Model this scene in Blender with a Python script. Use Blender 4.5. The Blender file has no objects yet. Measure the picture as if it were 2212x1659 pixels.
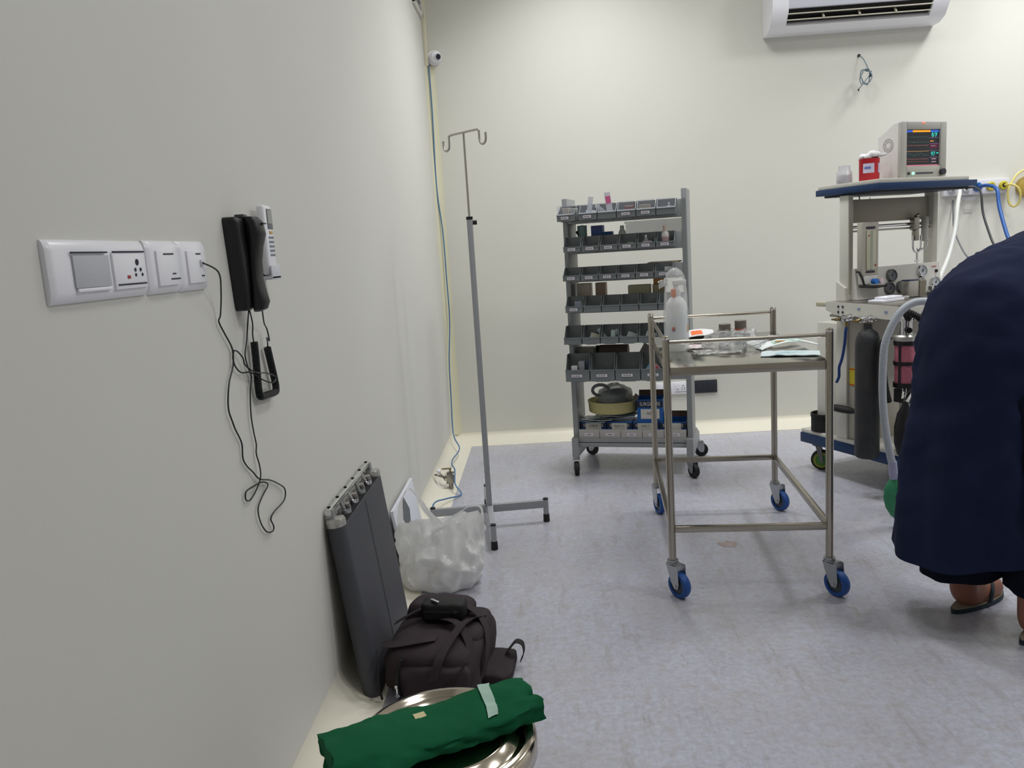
import bpy, bmesh, math, random
from mathutils import Vector, Matrix, noise
PI = math.pi
R_ = math.radians
def nvec(p):
    p = Vector(p)
    return Vector((noise.noise(p+Vector((9.1, 3.3, 1.7))), noise.noise(p), noise.noise(p+Vector((2.4, 7.9, 5.2)))))
random.seed(7)
SC = bpy.context.scene
C = SC.collection

# ------------------------------------------------------------------ camera
def set_camera():
    pitch, yaw, roll = 0.162479653, 0.0437450135, -0.0636301522
    c, s = math.cos(yaw), math.sin(yaw)
    f = Vector((-s*math.cos(pitch), c*math.cos(pitch), -math.sin(pitch)))
    r0 = Vector((c, s, 0)); u0 = r0.cross(f)
    r = math.cos(roll)*r0 + math.sin(roll)*u0
    u = -math.sin(roll)*r0 + math.cos(roll)*u0
    cam = bpy.data.cameras.new('camera'); o = bpy.data.objects.new('camera', cam); C.objects.link(o)
    m = Matrix(((r.x, u.x, -f.x, 0), (r.y, u.y, -f.y, 0), (r.z, u.z, -f.z, 1.2), (0, 0, 0, 1)))
    o.matrix_world = m
    cam.sensor_fit = 'HORIZONTAL'; cam.sensor_width = 36.0; cam.lens = 1756.43/2212*36.0
    cam.clip_start = 0.02; cam.clip_end = 60
    SC.camera = o
set_camera()

# ------------------------------------------------------------------ world, lamps, exposure
w = bpy.data.worlds.new('world'); SC.world = w; w.use_nodes = True
w.node_tree.nodes['Background'].inputs[0].default_value = (0.9, 0.95, 1.0, 1)
w.node_tree.nodes['Background'].inputs[1].default_value = 0.05
SC.view_settings.view_transform = 'Standard'; SC.view_settings.look = 'None'
SC.view_settings.exposure = 0.0; SC.view_settings.gamma = 1.0
SC.view_settings.use_curve_mapping = False

def area(name, loc, sx, sy, power, col, spread=160, rot=(0, 0, 0)):
    l = bpy.data.lights.new(name, 'AREA'); l.shape = 'RECTANGLE'; l.size = sx; l.size_y = sy
    l.energy = power; l.color = col; l.spread = R_(spread)
    o = bpy.data.objects.new(name, l); C.objects.link(o); o.location = loc; o.rotation_euler = rot
    return o
LC = (0.975, 0.99, 1.0)
# recessed downlights close to the back wall, then the general ceiling panels
area('ceiling_downlight', (.30, 4.36, 3.36), .34, .34, 11.5, LC, 104)
area('ceiling_downlight', (2.95, 4.36, 3.36), .34, .34, 14, LC, 104)
area('ceiling_panel_light', (.75, 3.6, 3.36), .55, .55, 18, LC, 165)
area('ceiling_panel_light', (2.75, 3.7, 3.36), .55, .55, 21.5, LC, 165)
area('ceiling_panel_light', (2.75, 1.7, 3.36), .55, .55, 27, LC, 165)
area('ceiling_panel_light', (.9, 1.3, 3.36), .55, .55, 11, LC, 165)

# ------------------------------------------------------------------ materials
def lin(c):
    out = []
    for v in c[:3]:
        v /= 255.0
        out.append(v/12.92 if v <= 0.04045 else ((v+0.055)/1.055)**2.4)
    return (*out, 1.0)
MATS = {}
def mat(name, rgb, rough=.5, metal=0., spec=.5, bump=None, var=None, trans=0., alpha=1., emit=0., ior=1.45, sheen=0., coat=0.):
    """bump=(scale, strength); var=(scale, rgb2, amount)"""
    if name in MATS: return MATS[name]
    m = bpy.data.materials.new(name); m.use_nodes = True; nt = m.node_tree
    p = nt.nodes['Principled BSDF']
    p.inputs['Base Color'].default_value = lin(rgb); p.inputs['Roughness'].default_value = rough
    p.inputs['Metallic'].default_value = metal; p.inputs['Specular IOR Level'].default_value = spec
    p.inputs['Transmission Weight'].default_value = trans; p.inputs['Alpha'].default_value = alpha
    p.inputs['IOR'].default_value = ior
    if sheen: p.inputs['Sheen Weight'].default_value = sheen
    if coat: p.inputs['Coat Weight'].default_value = coat
    if emit:
        p.inputs['Emission Color'].default_value = lin(rgb); p.inputs['Emission Strength'].default_value = emit
    tc = None
    if bump or var: tc = nt.nodes.new('ShaderNodeTexCoord')
    if var:
        n = nt.nodes.new('ShaderNodeTexNoise'); n.inputs['Scale'].default_value = var[0]; n.inputs['Detail'].default_value = 6
        nt.links.new(tc.outputs['Object'], n.inputs['Vector'])
        mr = nt.nodes.new('ShaderNodeMapRange'); mr.inputs[1].default_value = .3; mr.inputs[2].default_value = .7
        mr.inputs[4].default_value = var[2]
        nt.links.new(n.outputs['Fac'], mr.inputs[0])
        mx = nt.nodes.new('ShaderNodeMix'); mx.data_type = 'RGBA'
        mx.inputs[6].default_value = lin(rgb); mx.inputs[7].default_value = lin(var[1])
        nt.links.new(mr.outputs[0], mx.inputs[0]); nt.links.new(mx.outputs[2], p.inputs['Base Color'])
    if bump:
        n = nt.nodes.new('ShaderNodeTexNoise'); n.inputs['Scale'].default_value = bump[0]; n.inputs['Detail'].default_value = 4
        nt.links.new(tc.outputs['Object'], n.inputs['Vector'])
        b = nt.nodes.new('ShaderNodeBump'); b.inputs['Strength'].default_value = bump[1]; b.inputs['Distance'].default_value = .01
        nt.links.new(n.outputs['Fac'], b.inputs['Height']); nt.links.new(b.outputs[0], p.inputs['Normal'])
    MATS[name] = m
    return m

def film(name, rgb, opacity, rough=.15, bump=(40, .6), gloss=.5):
    """thin crinkled plastic: part clear, part milky translucent, with a glossy skin"""
    if name in MATS: return MATS[name]
    m = bpy.data.materials.new(name); m.use_nodes = True; nt = m.node_tree
    nt.nodes.remove(nt.nodes['Principled BSDF'])
    out = nt.nodes['Material Output']
    tr = nt.nodes.new('ShaderNodeBsdfTransparent')
    df = nt.nodes.new('ShaderNodeBsdfDiffuse'); df.inputs[0].default_value = lin(rgb)
    tl = nt.nodes.new('ShaderNodeBsdfTranslucent'); tl.inputs[0].default_value = lin(rgb)
    mix1 = nt.nodes.new('ShaderNodeMixShader'); mix1.inputs[0].default_value = .4
    nt.links.new(df.outputs[0], mix1.inputs[1]); nt.links.new(tl.outputs[0], mix1.inputs[2])
    mix2 = nt.nodes.new('ShaderNodeMixShader'); mix2.inputs[0].default_value = opacity
    nt.links.new(tr.outputs[0], mix2.inputs[1]); nt.links.new(mix1.outputs[0], mix2.inputs[2])
    gl = nt.nodes.new('ShaderNodeBsdfGlossy'); gl.inputs['Roughness'].default_value = rough
    fr = nt.nodes.new('ShaderNodeLayerWeight'); fr.inputs[0].default_value = .25
    ml = nt.nodes.new('ShaderNodeMath'); ml.operation = 'MULTIPLY_ADD'
    ml.inputs[1].default_value = gloss; ml.inputs[2].default_value = .05
    nt.links.new(fr.outputs['Fresnel'], ml.inputs[0])
    mix3 = nt.nodes.new('ShaderNodeMixShader')
    nt.links.new(ml.outputs[0], mix3.inputs[0]); nt.links.new(mix2.outputs[0], mix3.inputs[1]); nt.links.new(gl.outputs[0], mix3.inputs[2])
    tc = nt.nodes.new('ShaderNodeTexCoord'); n = nt.nodes.new('ShaderNodeTexNoise'); n.inputs['Scale'].default_value = bump[0]
    n.inputs['Detail'].default_value = 5
    nt.links.new(tc.outputs['Object'], n.inputs['Vector'])
    b = nt.nodes.new('ShaderNodeBump'); b.inputs['Strength'].default_value = bump[1]; b.inputs['Distance'].default_value = .01
    nt.links.new(n.outputs['Fac'], b.inputs['Height'])
    nt.links.new(b.outputs[0], gl.inputs['Normal']); nt.links.new(b.outputs[0], df.inputs['Normal'])
    nt.links.new(mix3.outputs[0], out.inputs[0])
    MATS[name] = m
    return m

def floor_mat():
    m = bpy.data.materials.new('floor_vinyl'); m.use_nodes = True; nt = m.node_tree; N = nt.nodes; L = nt.links
    p = N['Principled BSDF']
    tc = N.new('ShaderNodeTexCoord')
    def nz(scale, detail, rough=.6, dist=0.):
        n = N.new('ShaderNodeTexNoise'); n.inputs['Scale'].default_value = scale; n.inputs['Detail'].default_value = detail
        n.inputs['Roughness'].default_value = rough; n.inputs['Distortion'].default_value = dist
        L.new(tc.outputs['Object'], n.inputs['Vector']); return n
    def ramp(src, a, b, v0=0., v1=1.):
        r = N.new('ShaderNodeMapRange'); r.inputs[1].default_value = a; r.inputs[2].default_value = b
        r.inputs[3].default_value = v0; r.inputs[4].default_value = v1
        L.new(src, r.inputs[0]); return r.outputs[0]
    def mix(fac, a, b):
        x = N.new('ShaderNodeMix'); x.data_type = 'RGBA'
        if isinstance(a, tuple): x.inputs[6].default_value = a
        else: L.new(a, x.inputs[6])
        x.inputs[7].default_value = b
        L.new(fac, x.inputs[0]); return x.outputs[2]
    base = lin((190, 192, 206))
    c = mix(ramp(nz(55, 9, .75).outputs[0], .40, .60, 0, .6), base, lin((158, 158, 168)))
    c = mix(ramp(nz(26, 9, .75).outputs[0], .48, .62, 0, .38), c, lin((166, 154, 147)))
    c = mix(ramp(nz(2.2, 5).outputs[0], .45, .75, 0, .5), c, lin((168, 163, 160)))
    # streaky scuffs along the room
    mp = N.new('ShaderNodeMapping'); mp.inputs['Scale'].default_value = (9, 1.6, 1); mp.inputs['Rotation'].default_value = (0, 0, .5)
    L.new(tc.outputs['Object'], mp.inputs[0])
    n = N.new('ShaderNodeTexNoise'); n.inputs['Scale'].default_value = 2.2; n.inputs['Detail'].default_value = 9; n.inputs['Roughness'].default_value = .75
    L.new(mp.outputs[0], n.inputs['Vector'])
    c = mix(ramp(n.outputs[0], .54, .68, 0, .55), c, lin((148, 139, 133)))
    # small brown dirt specks
    c = mix(ramp(nz(7, 10, .8, 1.5).outputs[0], .69, .76, 0, .75), c, lin((150, 118, 92)))
    L.new(c, p.inputs['Base Color'])
    L.new(ramp(nz(4, 6).outputs[0], .3, .7, .2, .36), p.inputs['Roughness'])
    b = N.new('ShaderNodeBump'); b.inputs['Strength'].default_value = .12; b.inputs['Distance'].default_value = .004
    L.new(nz(14, 4).outputs[0], b.inputs['Height']); L.new(b.outputs[0], p.inputs['Normal'])
    p.inputs['Specular IOR Level'].default_value = .45
    return m

M_WALL = mat('wall_paint', (219, 218, 212), .55, spec=.3, bump=(300, .03), var=(1.5, (215, 213, 207), .6))
M_WALLB = mat('wall_paint_back', (220, 219, 210), .55, spec=.3, bump=(300, .03), var=(1.5, (217, 215, 205), .6))
M_CEIL = mat('ceiling_paint', (232, 230, 222), .8)
M_COVE = mat('cove_cream', (233, 228, 212), .4, spec=.4)
M_FLOOR = floor_mat()
WHITE = mat('white_plastic', (246, 246, 252), .28)
WHITE_M = mat('white_matt_plastic', (215, 216, 224), .5)
BLACKP = mat('black_plastic', (26, 26, 29), .42, bump=(500, .1))
BLACKR = mat('black_rubber', (22, 22, 23), .6)
DARK = mat('dark_void', (14, 14, 15), .8)
STEEL = mat('stainless_steel', (176, 170, 158), .26, 1., var=(12, (168, 160, 148), .7))
STEEL_B = mat('brushed_steel', (176, 172, 166), .33, 1.)
CHROME = mat('chrome', (215, 215, 218), .08, 1.)
ZINC = mat('zinc_plate', (175, 178, 180), .3, .9)
GREYP = mat('grey_paint', (158, 160, 164), .4, spec=.4)
RACKG = mat('rack_grey_paint', (148, 151, 152), .42)
BING = mat('bin_grey_plastic', (116, 121, 123), .45)
BEIGEP = mat('cream_enamel', (214, 212, 202), .35)
BLUEB = mat('blue_trim', (16, 50, 92), .4)
LABEL = mat('white_card', (218, 214, 222), .6)
INK = mat('grey_ink', (120, 115, 125), .7)
INKD = mat('dark_ink', (40, 42, 60), .7)

# ------------------------------------------------------------------ mesh builder
class MB:
    def __init__(s): s.v = []; s.f = []; s.flat = set()
    def add(s, v, f):
        n = len(s.v); s.v += [Vector(q) for q in v]; s.f += [tuple(i+n for i in q) for q in f]; return s
    def box(s, c, d, rot=None, bev=0., seg=2):
        hx, hy, hz = d[0]/2, d[1]/2, d[2]/2
        if bev > 0:
            bm = bmesh.new(); bmesh.ops.create_cube(bm, size=1)
            for q in bm.verts: q.co = Vector((q.co.x*d[0], q.co.y*d[1], q.co.z*d[2]))
            bmesh.ops.bevel(bm, geom=list(bm.edges), offset=min(bev, .49*min(d)), segments=seg, affect='EDGES', profile=.5)
            bm.verts.index_update()
            v = [q.co.copy() for q in bm.verts]; f = [[q.index for q in k.verts] for k in bm.faces]; bm.free()
        else:
            v = [Vector((x, y, z)) for x in (-hx, hx) for y in (-hy, hy) for z in (-hz, hz)]
            f = [(0, 1, 3, 2), (4, 6, 7, 5), (0, 4, 5, 1), (2, 3, 7, 6), (0, 2, 6, 4), (1, 5, 7, 3)]
        if rot is not None:
            m = rot if isinstance(rot, Matrix) else Matrix.Rotation(rot, 3, 'Z')
            v = [m @ q for q in v]
        c = Vector(c)
        return s.add([q+c for q in v], f)
    def bb(s, x0, x1, y0, y1, z0, z1, bev=0.):
        return s.box(((x0+x1)/2, (y0+y1)/2, (z0+z1)/2), (abs(x1-x0), abs(y1-y0), abs(z1-z0)), None, bev)
    def cyl(s, p0, p1, r0, r1=None, n=16, cap=True):
        p0 = Vector(p0); p1 = Vector(p1); r1 = r0 if r1 is None else r1
        z = (p1-p0).normalized(); x = z.orthogonal().normalized(); y = z.cross(x)
        v = []
        for p, r in ((p0, r0), (p1, r1)):
            for i in range(n):
                a = 2*PI*i/n; v.append(p+x*(r*math.cos(a))+y*(r*math.sin(a)))
        f = [(i, (i+1) % n, n+(i+1) % n, n+i) for i in range(n)]
        if cap: f += [tuple(range(n-1, -1, -1)), tuple(range(n, 2*n))]
        return s.add(v, f)
    def lathe(s, prof, c=(0, 0, 0), axis=(0, 0, 1), n=24, closed=False):
        z = Vector(axis).normalized(); x = z.orthogonal().normalized(); y = z.cross(x); c = Vector(c)
        v = []; f = []
        for r, h in prof:
            for i in range(n):
                a = 2*PI*i/n; v.append(c+z*h+x*(r*math.cos(a))+y*(r*math.sin(a)))
        m = len(prof)
        for k in range(m-1 if not closed else m):
            k2 = (k+1) % m
            for i in range(n): f.append((k*n+i, k*n+(i+1) % n, k2*n+(i+1) % n, k2*n+i))
        if not closed:
            if prof[0][0] > 1e-6: f.append(tuple(range(n-1, -1, -1)))
            if prof[-1][0] > 1e-6: f.append(tuple((m-1)*n+i for i in range(n)))
        return s.add(v, f)
    def tube(s, pts, r, n=8, closed=False, radii=None, cap=True):
        P = [Vector(p) for p in pts]; m = len(P)
        T = []
        for i in range(m):
            a = P[(i-1) % m] if (closed or i > 0) else P[0]
            b = P[(i+1) % m] if (closed or i < m-1) else P[-1]
            t = b-a
            T.append(t.normalized() if t.length > 1e-9 else Vector((0, 0, 1)))
        x = T[0].orthogonal().normalized(); v = []; f = []
        for i in range(m):
            x = x-T[i]*x.dot(T[i])
            x = x.normalized() if x.length > 1e-6 else T[i].orthogonal().normalized()
            y = T[i].cross(x); rr = radii[i] if radii else r
            for k in range(n):
                a = 2*PI*k/n; v.append(P[i]+x*(rr*math.cos(a))+y*(rr*math.sin(a)))
        for i in range(m if closed else m-1):
            j = (i+1) % m
            for k in range(n): f.append((i*n+k, i*n+(k+1) % n, j*n+(k+1) % n, j*n+k))
        if cap and not closed: f += [tuple(range(n-1, -1, -1)), tuple((m-1)*n+k for k in range(n))]
        return s.add(v, f)
    def prism(s, poly, h, o=(0, 0, 0), ax=((1, 0, 0), (0, 1, 0), (0, 0, 1))):
        """poly in the plane ax0, ax1, extruded h along ax2 from o"""
        a, b, c = (Vector(q) for q in ax); o = Vector(o); n = len(poly)
        v = [o+a*p[0]+b*p[1] for p in poly]+[o+a*p[0]+b*p[1]+c*h for p in poly]
        f = [tuple(range(n-1, -1, -1)), tuple(range(n, 2*n))]+[(i, (i+1) % n, n+(i+1) % n, n+i) for i in range(n)]
        return s.add(v, f)
    def loft(s, rings, cap0=True, cap1=True):
        n = len(rings[0]); v = [p for r in rings for p in r]; f = []
        for k in range(len(rings)-1):
            for i in range(n): f.append((k*n+i, k*n+(i+1) % n, (k+1)*n+(i+1) % n, (k+1)*n+i))
        if cap0: f.append(tuple(range(n-1, -1, -1)))
        if cap1: f.append(tuple((len(rings)-1)*n+i for i in range(n)))
        return s.add(v, f)
    def grid(s, fn, nu, nv, thick=0.):
        v = [Vector(fn(i/nu, j/nv)) for j in range(nv+1) for i in range(nu+1)]
        W = nu+1
        f = [(j*W+i, j*W+i+1, (j+1)*W+i+1, (j+1)*W+i) for j in range(nv) for i in range(nu)]
        if thick:
            off = len(v)
            nrm = [Vector() for _ in v]
            for q in f:
                nn = (v[q[1]]-v[q[0]]).cross(v[q[3]]-v[q[0]])
                for i in q: nrm[i] += nn
            v += [p-(nr.normalized() if nr.length > 0 else Vector((0, 0, 1)))*thick for p, nr in zip(v[:off], nrm)]
            f2 = [tuple(i+off for i in reversed(q)) for q in f]
            edge = [j*W for j in range(nv+1)][::-1]+[i for i in range(1, W)]+[j*W+nu for j in range(1, nv+1)]+[nv*W+i for i in range(nu-1, 0, -1)]
            f3 = [(edge[k], edge[k]+off, edge[(k+1) % len(edge)]+off, edge[(k+1) % len(edge)]) for k in range(len(edge))]
            f = f+f2+f3
        return s.add(v, f)
    def sphere(s, c, r, nu=16, nv=10, sc=(1, 1, 1)):
        c = Vector(c); rings = []
        for j in range(1, nv):
            t = PI*j/nv
            rings.append([c+Vector((r*sc[0]*math.sin(t)*math.cos(2*PI*i/nu), r*sc[1]*math.sin(t)*math.sin(2*PI*i/nu), -r*sc[2]*math.cos(t))) for i in range(nu)])
        return s.loft(rings)
    def jitter(s, amp, freq, seed=0):
        o = Vector((seed*3.1, seed*1.7, seed*5.3))
        s.v = [p+nvec(p*freq+o)*amp for p in s.v]; return s
    def mesh(s, name, m, sharp=38):
        me = bpy.data.meshes.new(name); me.from_pydata([tuple(p) for p in s.v], [], s.f); me.update()
        bm = bmesh.new(); bm.from_mesh(me); bmesh.ops.recalc_face_normals(bm, faces=bm.faces); bm.to_mesh(me); bm.free()
        for p in me.polygons: p.use_smooth = True
        me.set_sharp_from_angle(angle=R_(sharp))
        me.materials.append(m); return me
    def build(s, name, m, parent=None, sharp=38, label=None, loc=None, rot=None):
        o = bpy.data.objects.new(name, s.mesh(name, m, sharp)); C.objects.link(o)
        if parent: o.parent = parent
        if label: o['label'] = label
        if loc: o.location = loc
        if rot: o.rotation_euler = rot
        return o

def thing(name, label, cat, loc=(0, 0, 0), rz=0., group=None, rot=None):
    o = bpy.data.objects.new(name, None); o.empty_display_size = .05; C.objects.link(o)
    o.location = loc; o.rotation_euler = rot if rot else (0, 0, rz)
    return tag(o, label, cat, group)
def tag(o, label, cat, group=None):
    o['label'] = label; o['category'] = cat
    if group: o['group'] = group
    return o
def struct(o): o['kind'] = 'structure'; return o
def copy_tree(o, parent=None):
    c = o.copy(); C.objects.link(c)
    if parent: c.parent = parent
    for ch in list(o.children): copy_tree(ch, c)
    return c
def smooth_path(pts, k=6, closed=False):
    P = [Vector(p) for p in pts]; n = len(P); out = []
    for i in range(n if closed else n-1):
        g = (lambda j: P[j % n]) if closed else (lambda j: P[max(0, min(n-1, j))])
        a, b, c, d = g(i-1), g(i), g(i+1), g(i+2)
        for q in range(k):
            t = q/k
            out.append(.5*((2*b)+(c-a)*t+(2*a-5*b+4*c-d)*t*t+(3*b-a-3*c+d)*t**3))
    if not closed: out.append(P[-1])
    return out
def text(name, s, size, m, parent, loc, rot, depth=.0004, align='CENTER', sx=1.):
    cu = bpy.data.curves.new(name, 'FONT'); cu.body = s; cu.size = size; cu.align_x = align; cu.align_y = 'CENTER'
    cu.extrude = depth; cu.resolution_u = 3; cu.offset = .0
    o = bpy.data.objects.new(name+'_src', cu); C.objects.link(o)
    bpy.context.view_layer.update()
    me = bpy.data.meshes.new_from_object(o.evaluated_get(bpy.context.evaluated_depsgraph_get()))
    bpy.data.objects.remove(o); bpy.data.curves.remove(cu)
    for v in me.vertices: v.co.x *= sx
    me.materials.clear(); me.materials.append(m)
    t = bpy.data.objects.new(name, me); C.objects.link(t); t.parent = parent
    t.location = loc; t.rotation_euler = rot
    return t
FRONT = (PI/2, 0, 0)            # text facing -y
RIGHTW = (PI/2, 0, PI/2)        # text facing +x

# ------------------------------------------------------------------ room
XL, YB, ZC = -.62, 5.1, 3.4
XR, YF = 4.2, -1.6
struct(MB().bb(XL-.12, XR+.12, YF-.12, YB+.12, -.1, 0).build('floor', M_FLOOR))
struct(MB().bb(XL-.12, XR+.12, YF-.12, YB+.12, ZC, ZC+.1).build('ceiling', M_CEIL))
struct(MB().bb(XL-.12, XL, YF-.12, YB+.12, 0, ZC).build('wall_left', M_WALL))
struct(MB().bb(XL, XR, YB, YB+.12, 0, ZC).build('wall_back', M_WALLB))
struct(MB().bb(XR, XR+.12, YF-.12, YB+.12, 0, ZC).build('wall_right', M_WALL))
struct(MB().bb(XL, XR, YF-.12, YF, 0, ZC).build('wall_front', M_WALL))
def cove(prof, d):       # (distance from wall, height) quarter hollow
    return [(0, 0)]+[(d*(1-math.sin(PI/2*i/10)), prof*(1-math.cos(PI/2*i/10))) for i in range(11)]
cv = [(0.0, 0.0), (.125, 0.0), (.125, .002)]+[(.125*(1-math.sin(PI/2*i/10)), .002+.085*(1-math.cos(PI/2*i/10))) for i in range(1, 11)]
cb = [(0.0, 0.0), (.135, 0.0), (.135, .002)]+[(.135*(1-math.sin(PI/2*i/10)), .002+.06*(1-math.cos(PI/2*i/10))) for i in range(1, 11)]
struct(MB().prism(cv, YB-YF, (XL, YF, 0), ((1, 0, 0), (0, 0, 1), (0, 1, 0))).build('baseboard_left', M_COVE))
struct(MB().prism(cb, XR-XL, (XL, YB, 0), ((0, -1, 0), (0, 0, 1), (1, 0, 0))).build('baseboard_back', M_COVE))
# cream cable casing in the corner
struct(MB().bb(XL, XL+.022, YB-.03, YB, 2.315, ZC, .003).build('trim_1', mat('casing_cream', (232, 226, 200), .5)))
vc = [(0.0, 0.0), (.055, 0.0)]+[(.055*(1-math.sin(PI/2*i/8)), .055*(1-math.cos(PI/2*i/8))) for i in range(9)]
struct(MB().prism(vc, 2.26, (XL, YB, .055), ((1, 0, 0), (0, -1, 0), (0, 0, 1))).build('trim_2', mat('corner_cream', (226, 222, 194), .5)))
# brown spill on the floor: a thin dried stain
st = MB()
def stain(u, v):
    a = 2*PI*u; rr = v*(1+.35*noise.noise(Vector((math.cos(a)*1.5, math.sin(a)*1.5, 3))))
    return (.678+.04*rr*math.cos(a), 3.104+.03*rr*math.sin(a), .0006)
st.grid(stain, 24, 3)
tag(st.build('floor_stain', mat('stain_brown', (166, 140, 122), .5, var=(30, (176, 170, 172), 1.0))), 'dried brown stain on the floor beneath the steel trolley', 'stain')

# ------------------------------------------------------------------ left wall: switch plates, telephone, remote
AXL = ((0, 1, 0), (0, 0, 1), (1, 0, 0))     # plane of the left wall, outwards = +x
SILV = mat('grey_blank_insert', (196, 198, 205), .45, bump=(900, .25))
def plate(y0, y1, z0, z1, label, blank=None, switches=(), sockets=(), red=None, slots=(), jack=None):
    t = thing('switch_plate', label, 'switch', (XL, (y0+y1)/2, (z0+z1)/2), group='electrical plates on the left wall')
    w, h = y1-y0, z1-z0
    # shallow pillow-shaped frame
    prof = [(-h/2, 0), (-h/2, .004), (-h/2+.004, .009), (-h/2+.014, .0125), (h/2-.014, .0125), (h/2-.004, .009), (h/2, .004), (h/2, 0)]
    b = MB(); rings = []
    for yy, k in ((-w/2, .55), (-w/2+.004, .85), (-w/2+.01, 1.0), (w/2-.01, 1.0), (w/2-.004, .85), (w/2, .55)):
        rings.append([Vector((x*k, yy, z)) for z, x in prof])
    b.loft(rings).build('frame', WHITE, t)
    if blank:
        a0, a1, b0, b1 = blank
        p = MB().box((.0135, (a0+a1)/2, (b0+b1)/2), (.004, a1-a0, b1-b0), None, .001).build('blank_insert', SILV, t, label='pale grey ribbed blank insert')
        MB().box((.015, (a0+a1)/2, b0-.003), (.004, (a1-a0)*.96, .005), None, .0015).build('lip', WHITE, p)
    for a0, a1, b0, b1 in switches:
        MB().box((.014, (a0+a1)/2, (b0+b1)/2), (.004, a1-a0, b1-b0), None, .0012).build('module', WHITE, t)
    for a, b_, wd in slots:
        MB().box((.0155, a, b_), (.0025, wd, .0022)).build('slot', INKD, t)
    if sockets:
        m = MB()
        for a, b_, r in sockets: m.cyl((.012, a, b_), (.0168, a, b_), r, n=12)
        m.build('socket_holes', INKD, t)
    if red: MB().box((.016, red[0], red[1]), (.002, .009, .005), None, .0008).build('indicator', mat('red_neon', (170, 60, 60), .3), t)
    if jack: MB().box((.0165, jack[0], jack[1]), (.005, .009, .012), None, .001).build('jack', WHITE_M, t)
    return t
plate(1.002, 1.255, 1.168, 1.25, 'long white switch plate with grey blank insert and a round-pin socket, leftmost on left wall',
      blank=(-.081, .008, -.0225, .0205), switches=[(.018, .113, -.029, .023)],
      sockets=[(.0855, .009, .0048), (.078, -.002, .0028), (.094, -.002, .0028), (.078, -.0095, .0025), (.098, -.0095, .0025)],
      red=(.057, -.012), slots=[(-.04, .024, .088), (.066, .0245, .09), (.066, -.0225, .085)])
plate(1.2635, 1.372, 1.167, 1.251, 'small white plate with one plain switch, middle of the three on left wall',
      switches=[(-.036, .036, -.030, .026)], slots=[(.004, .0205, .036), (.022, -.02, .034), (.018, -.0115, .012)])
plate(1.3755, 1.486, 1.166, 1.251, 'small white plate with telephone jack and thin black cable plugged in',
      switches=[(-.036, .036, -.030, .026)], slots=[(.008, .0205, .02), (.02, -.018, .012)], jack=(.016, .004))

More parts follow.
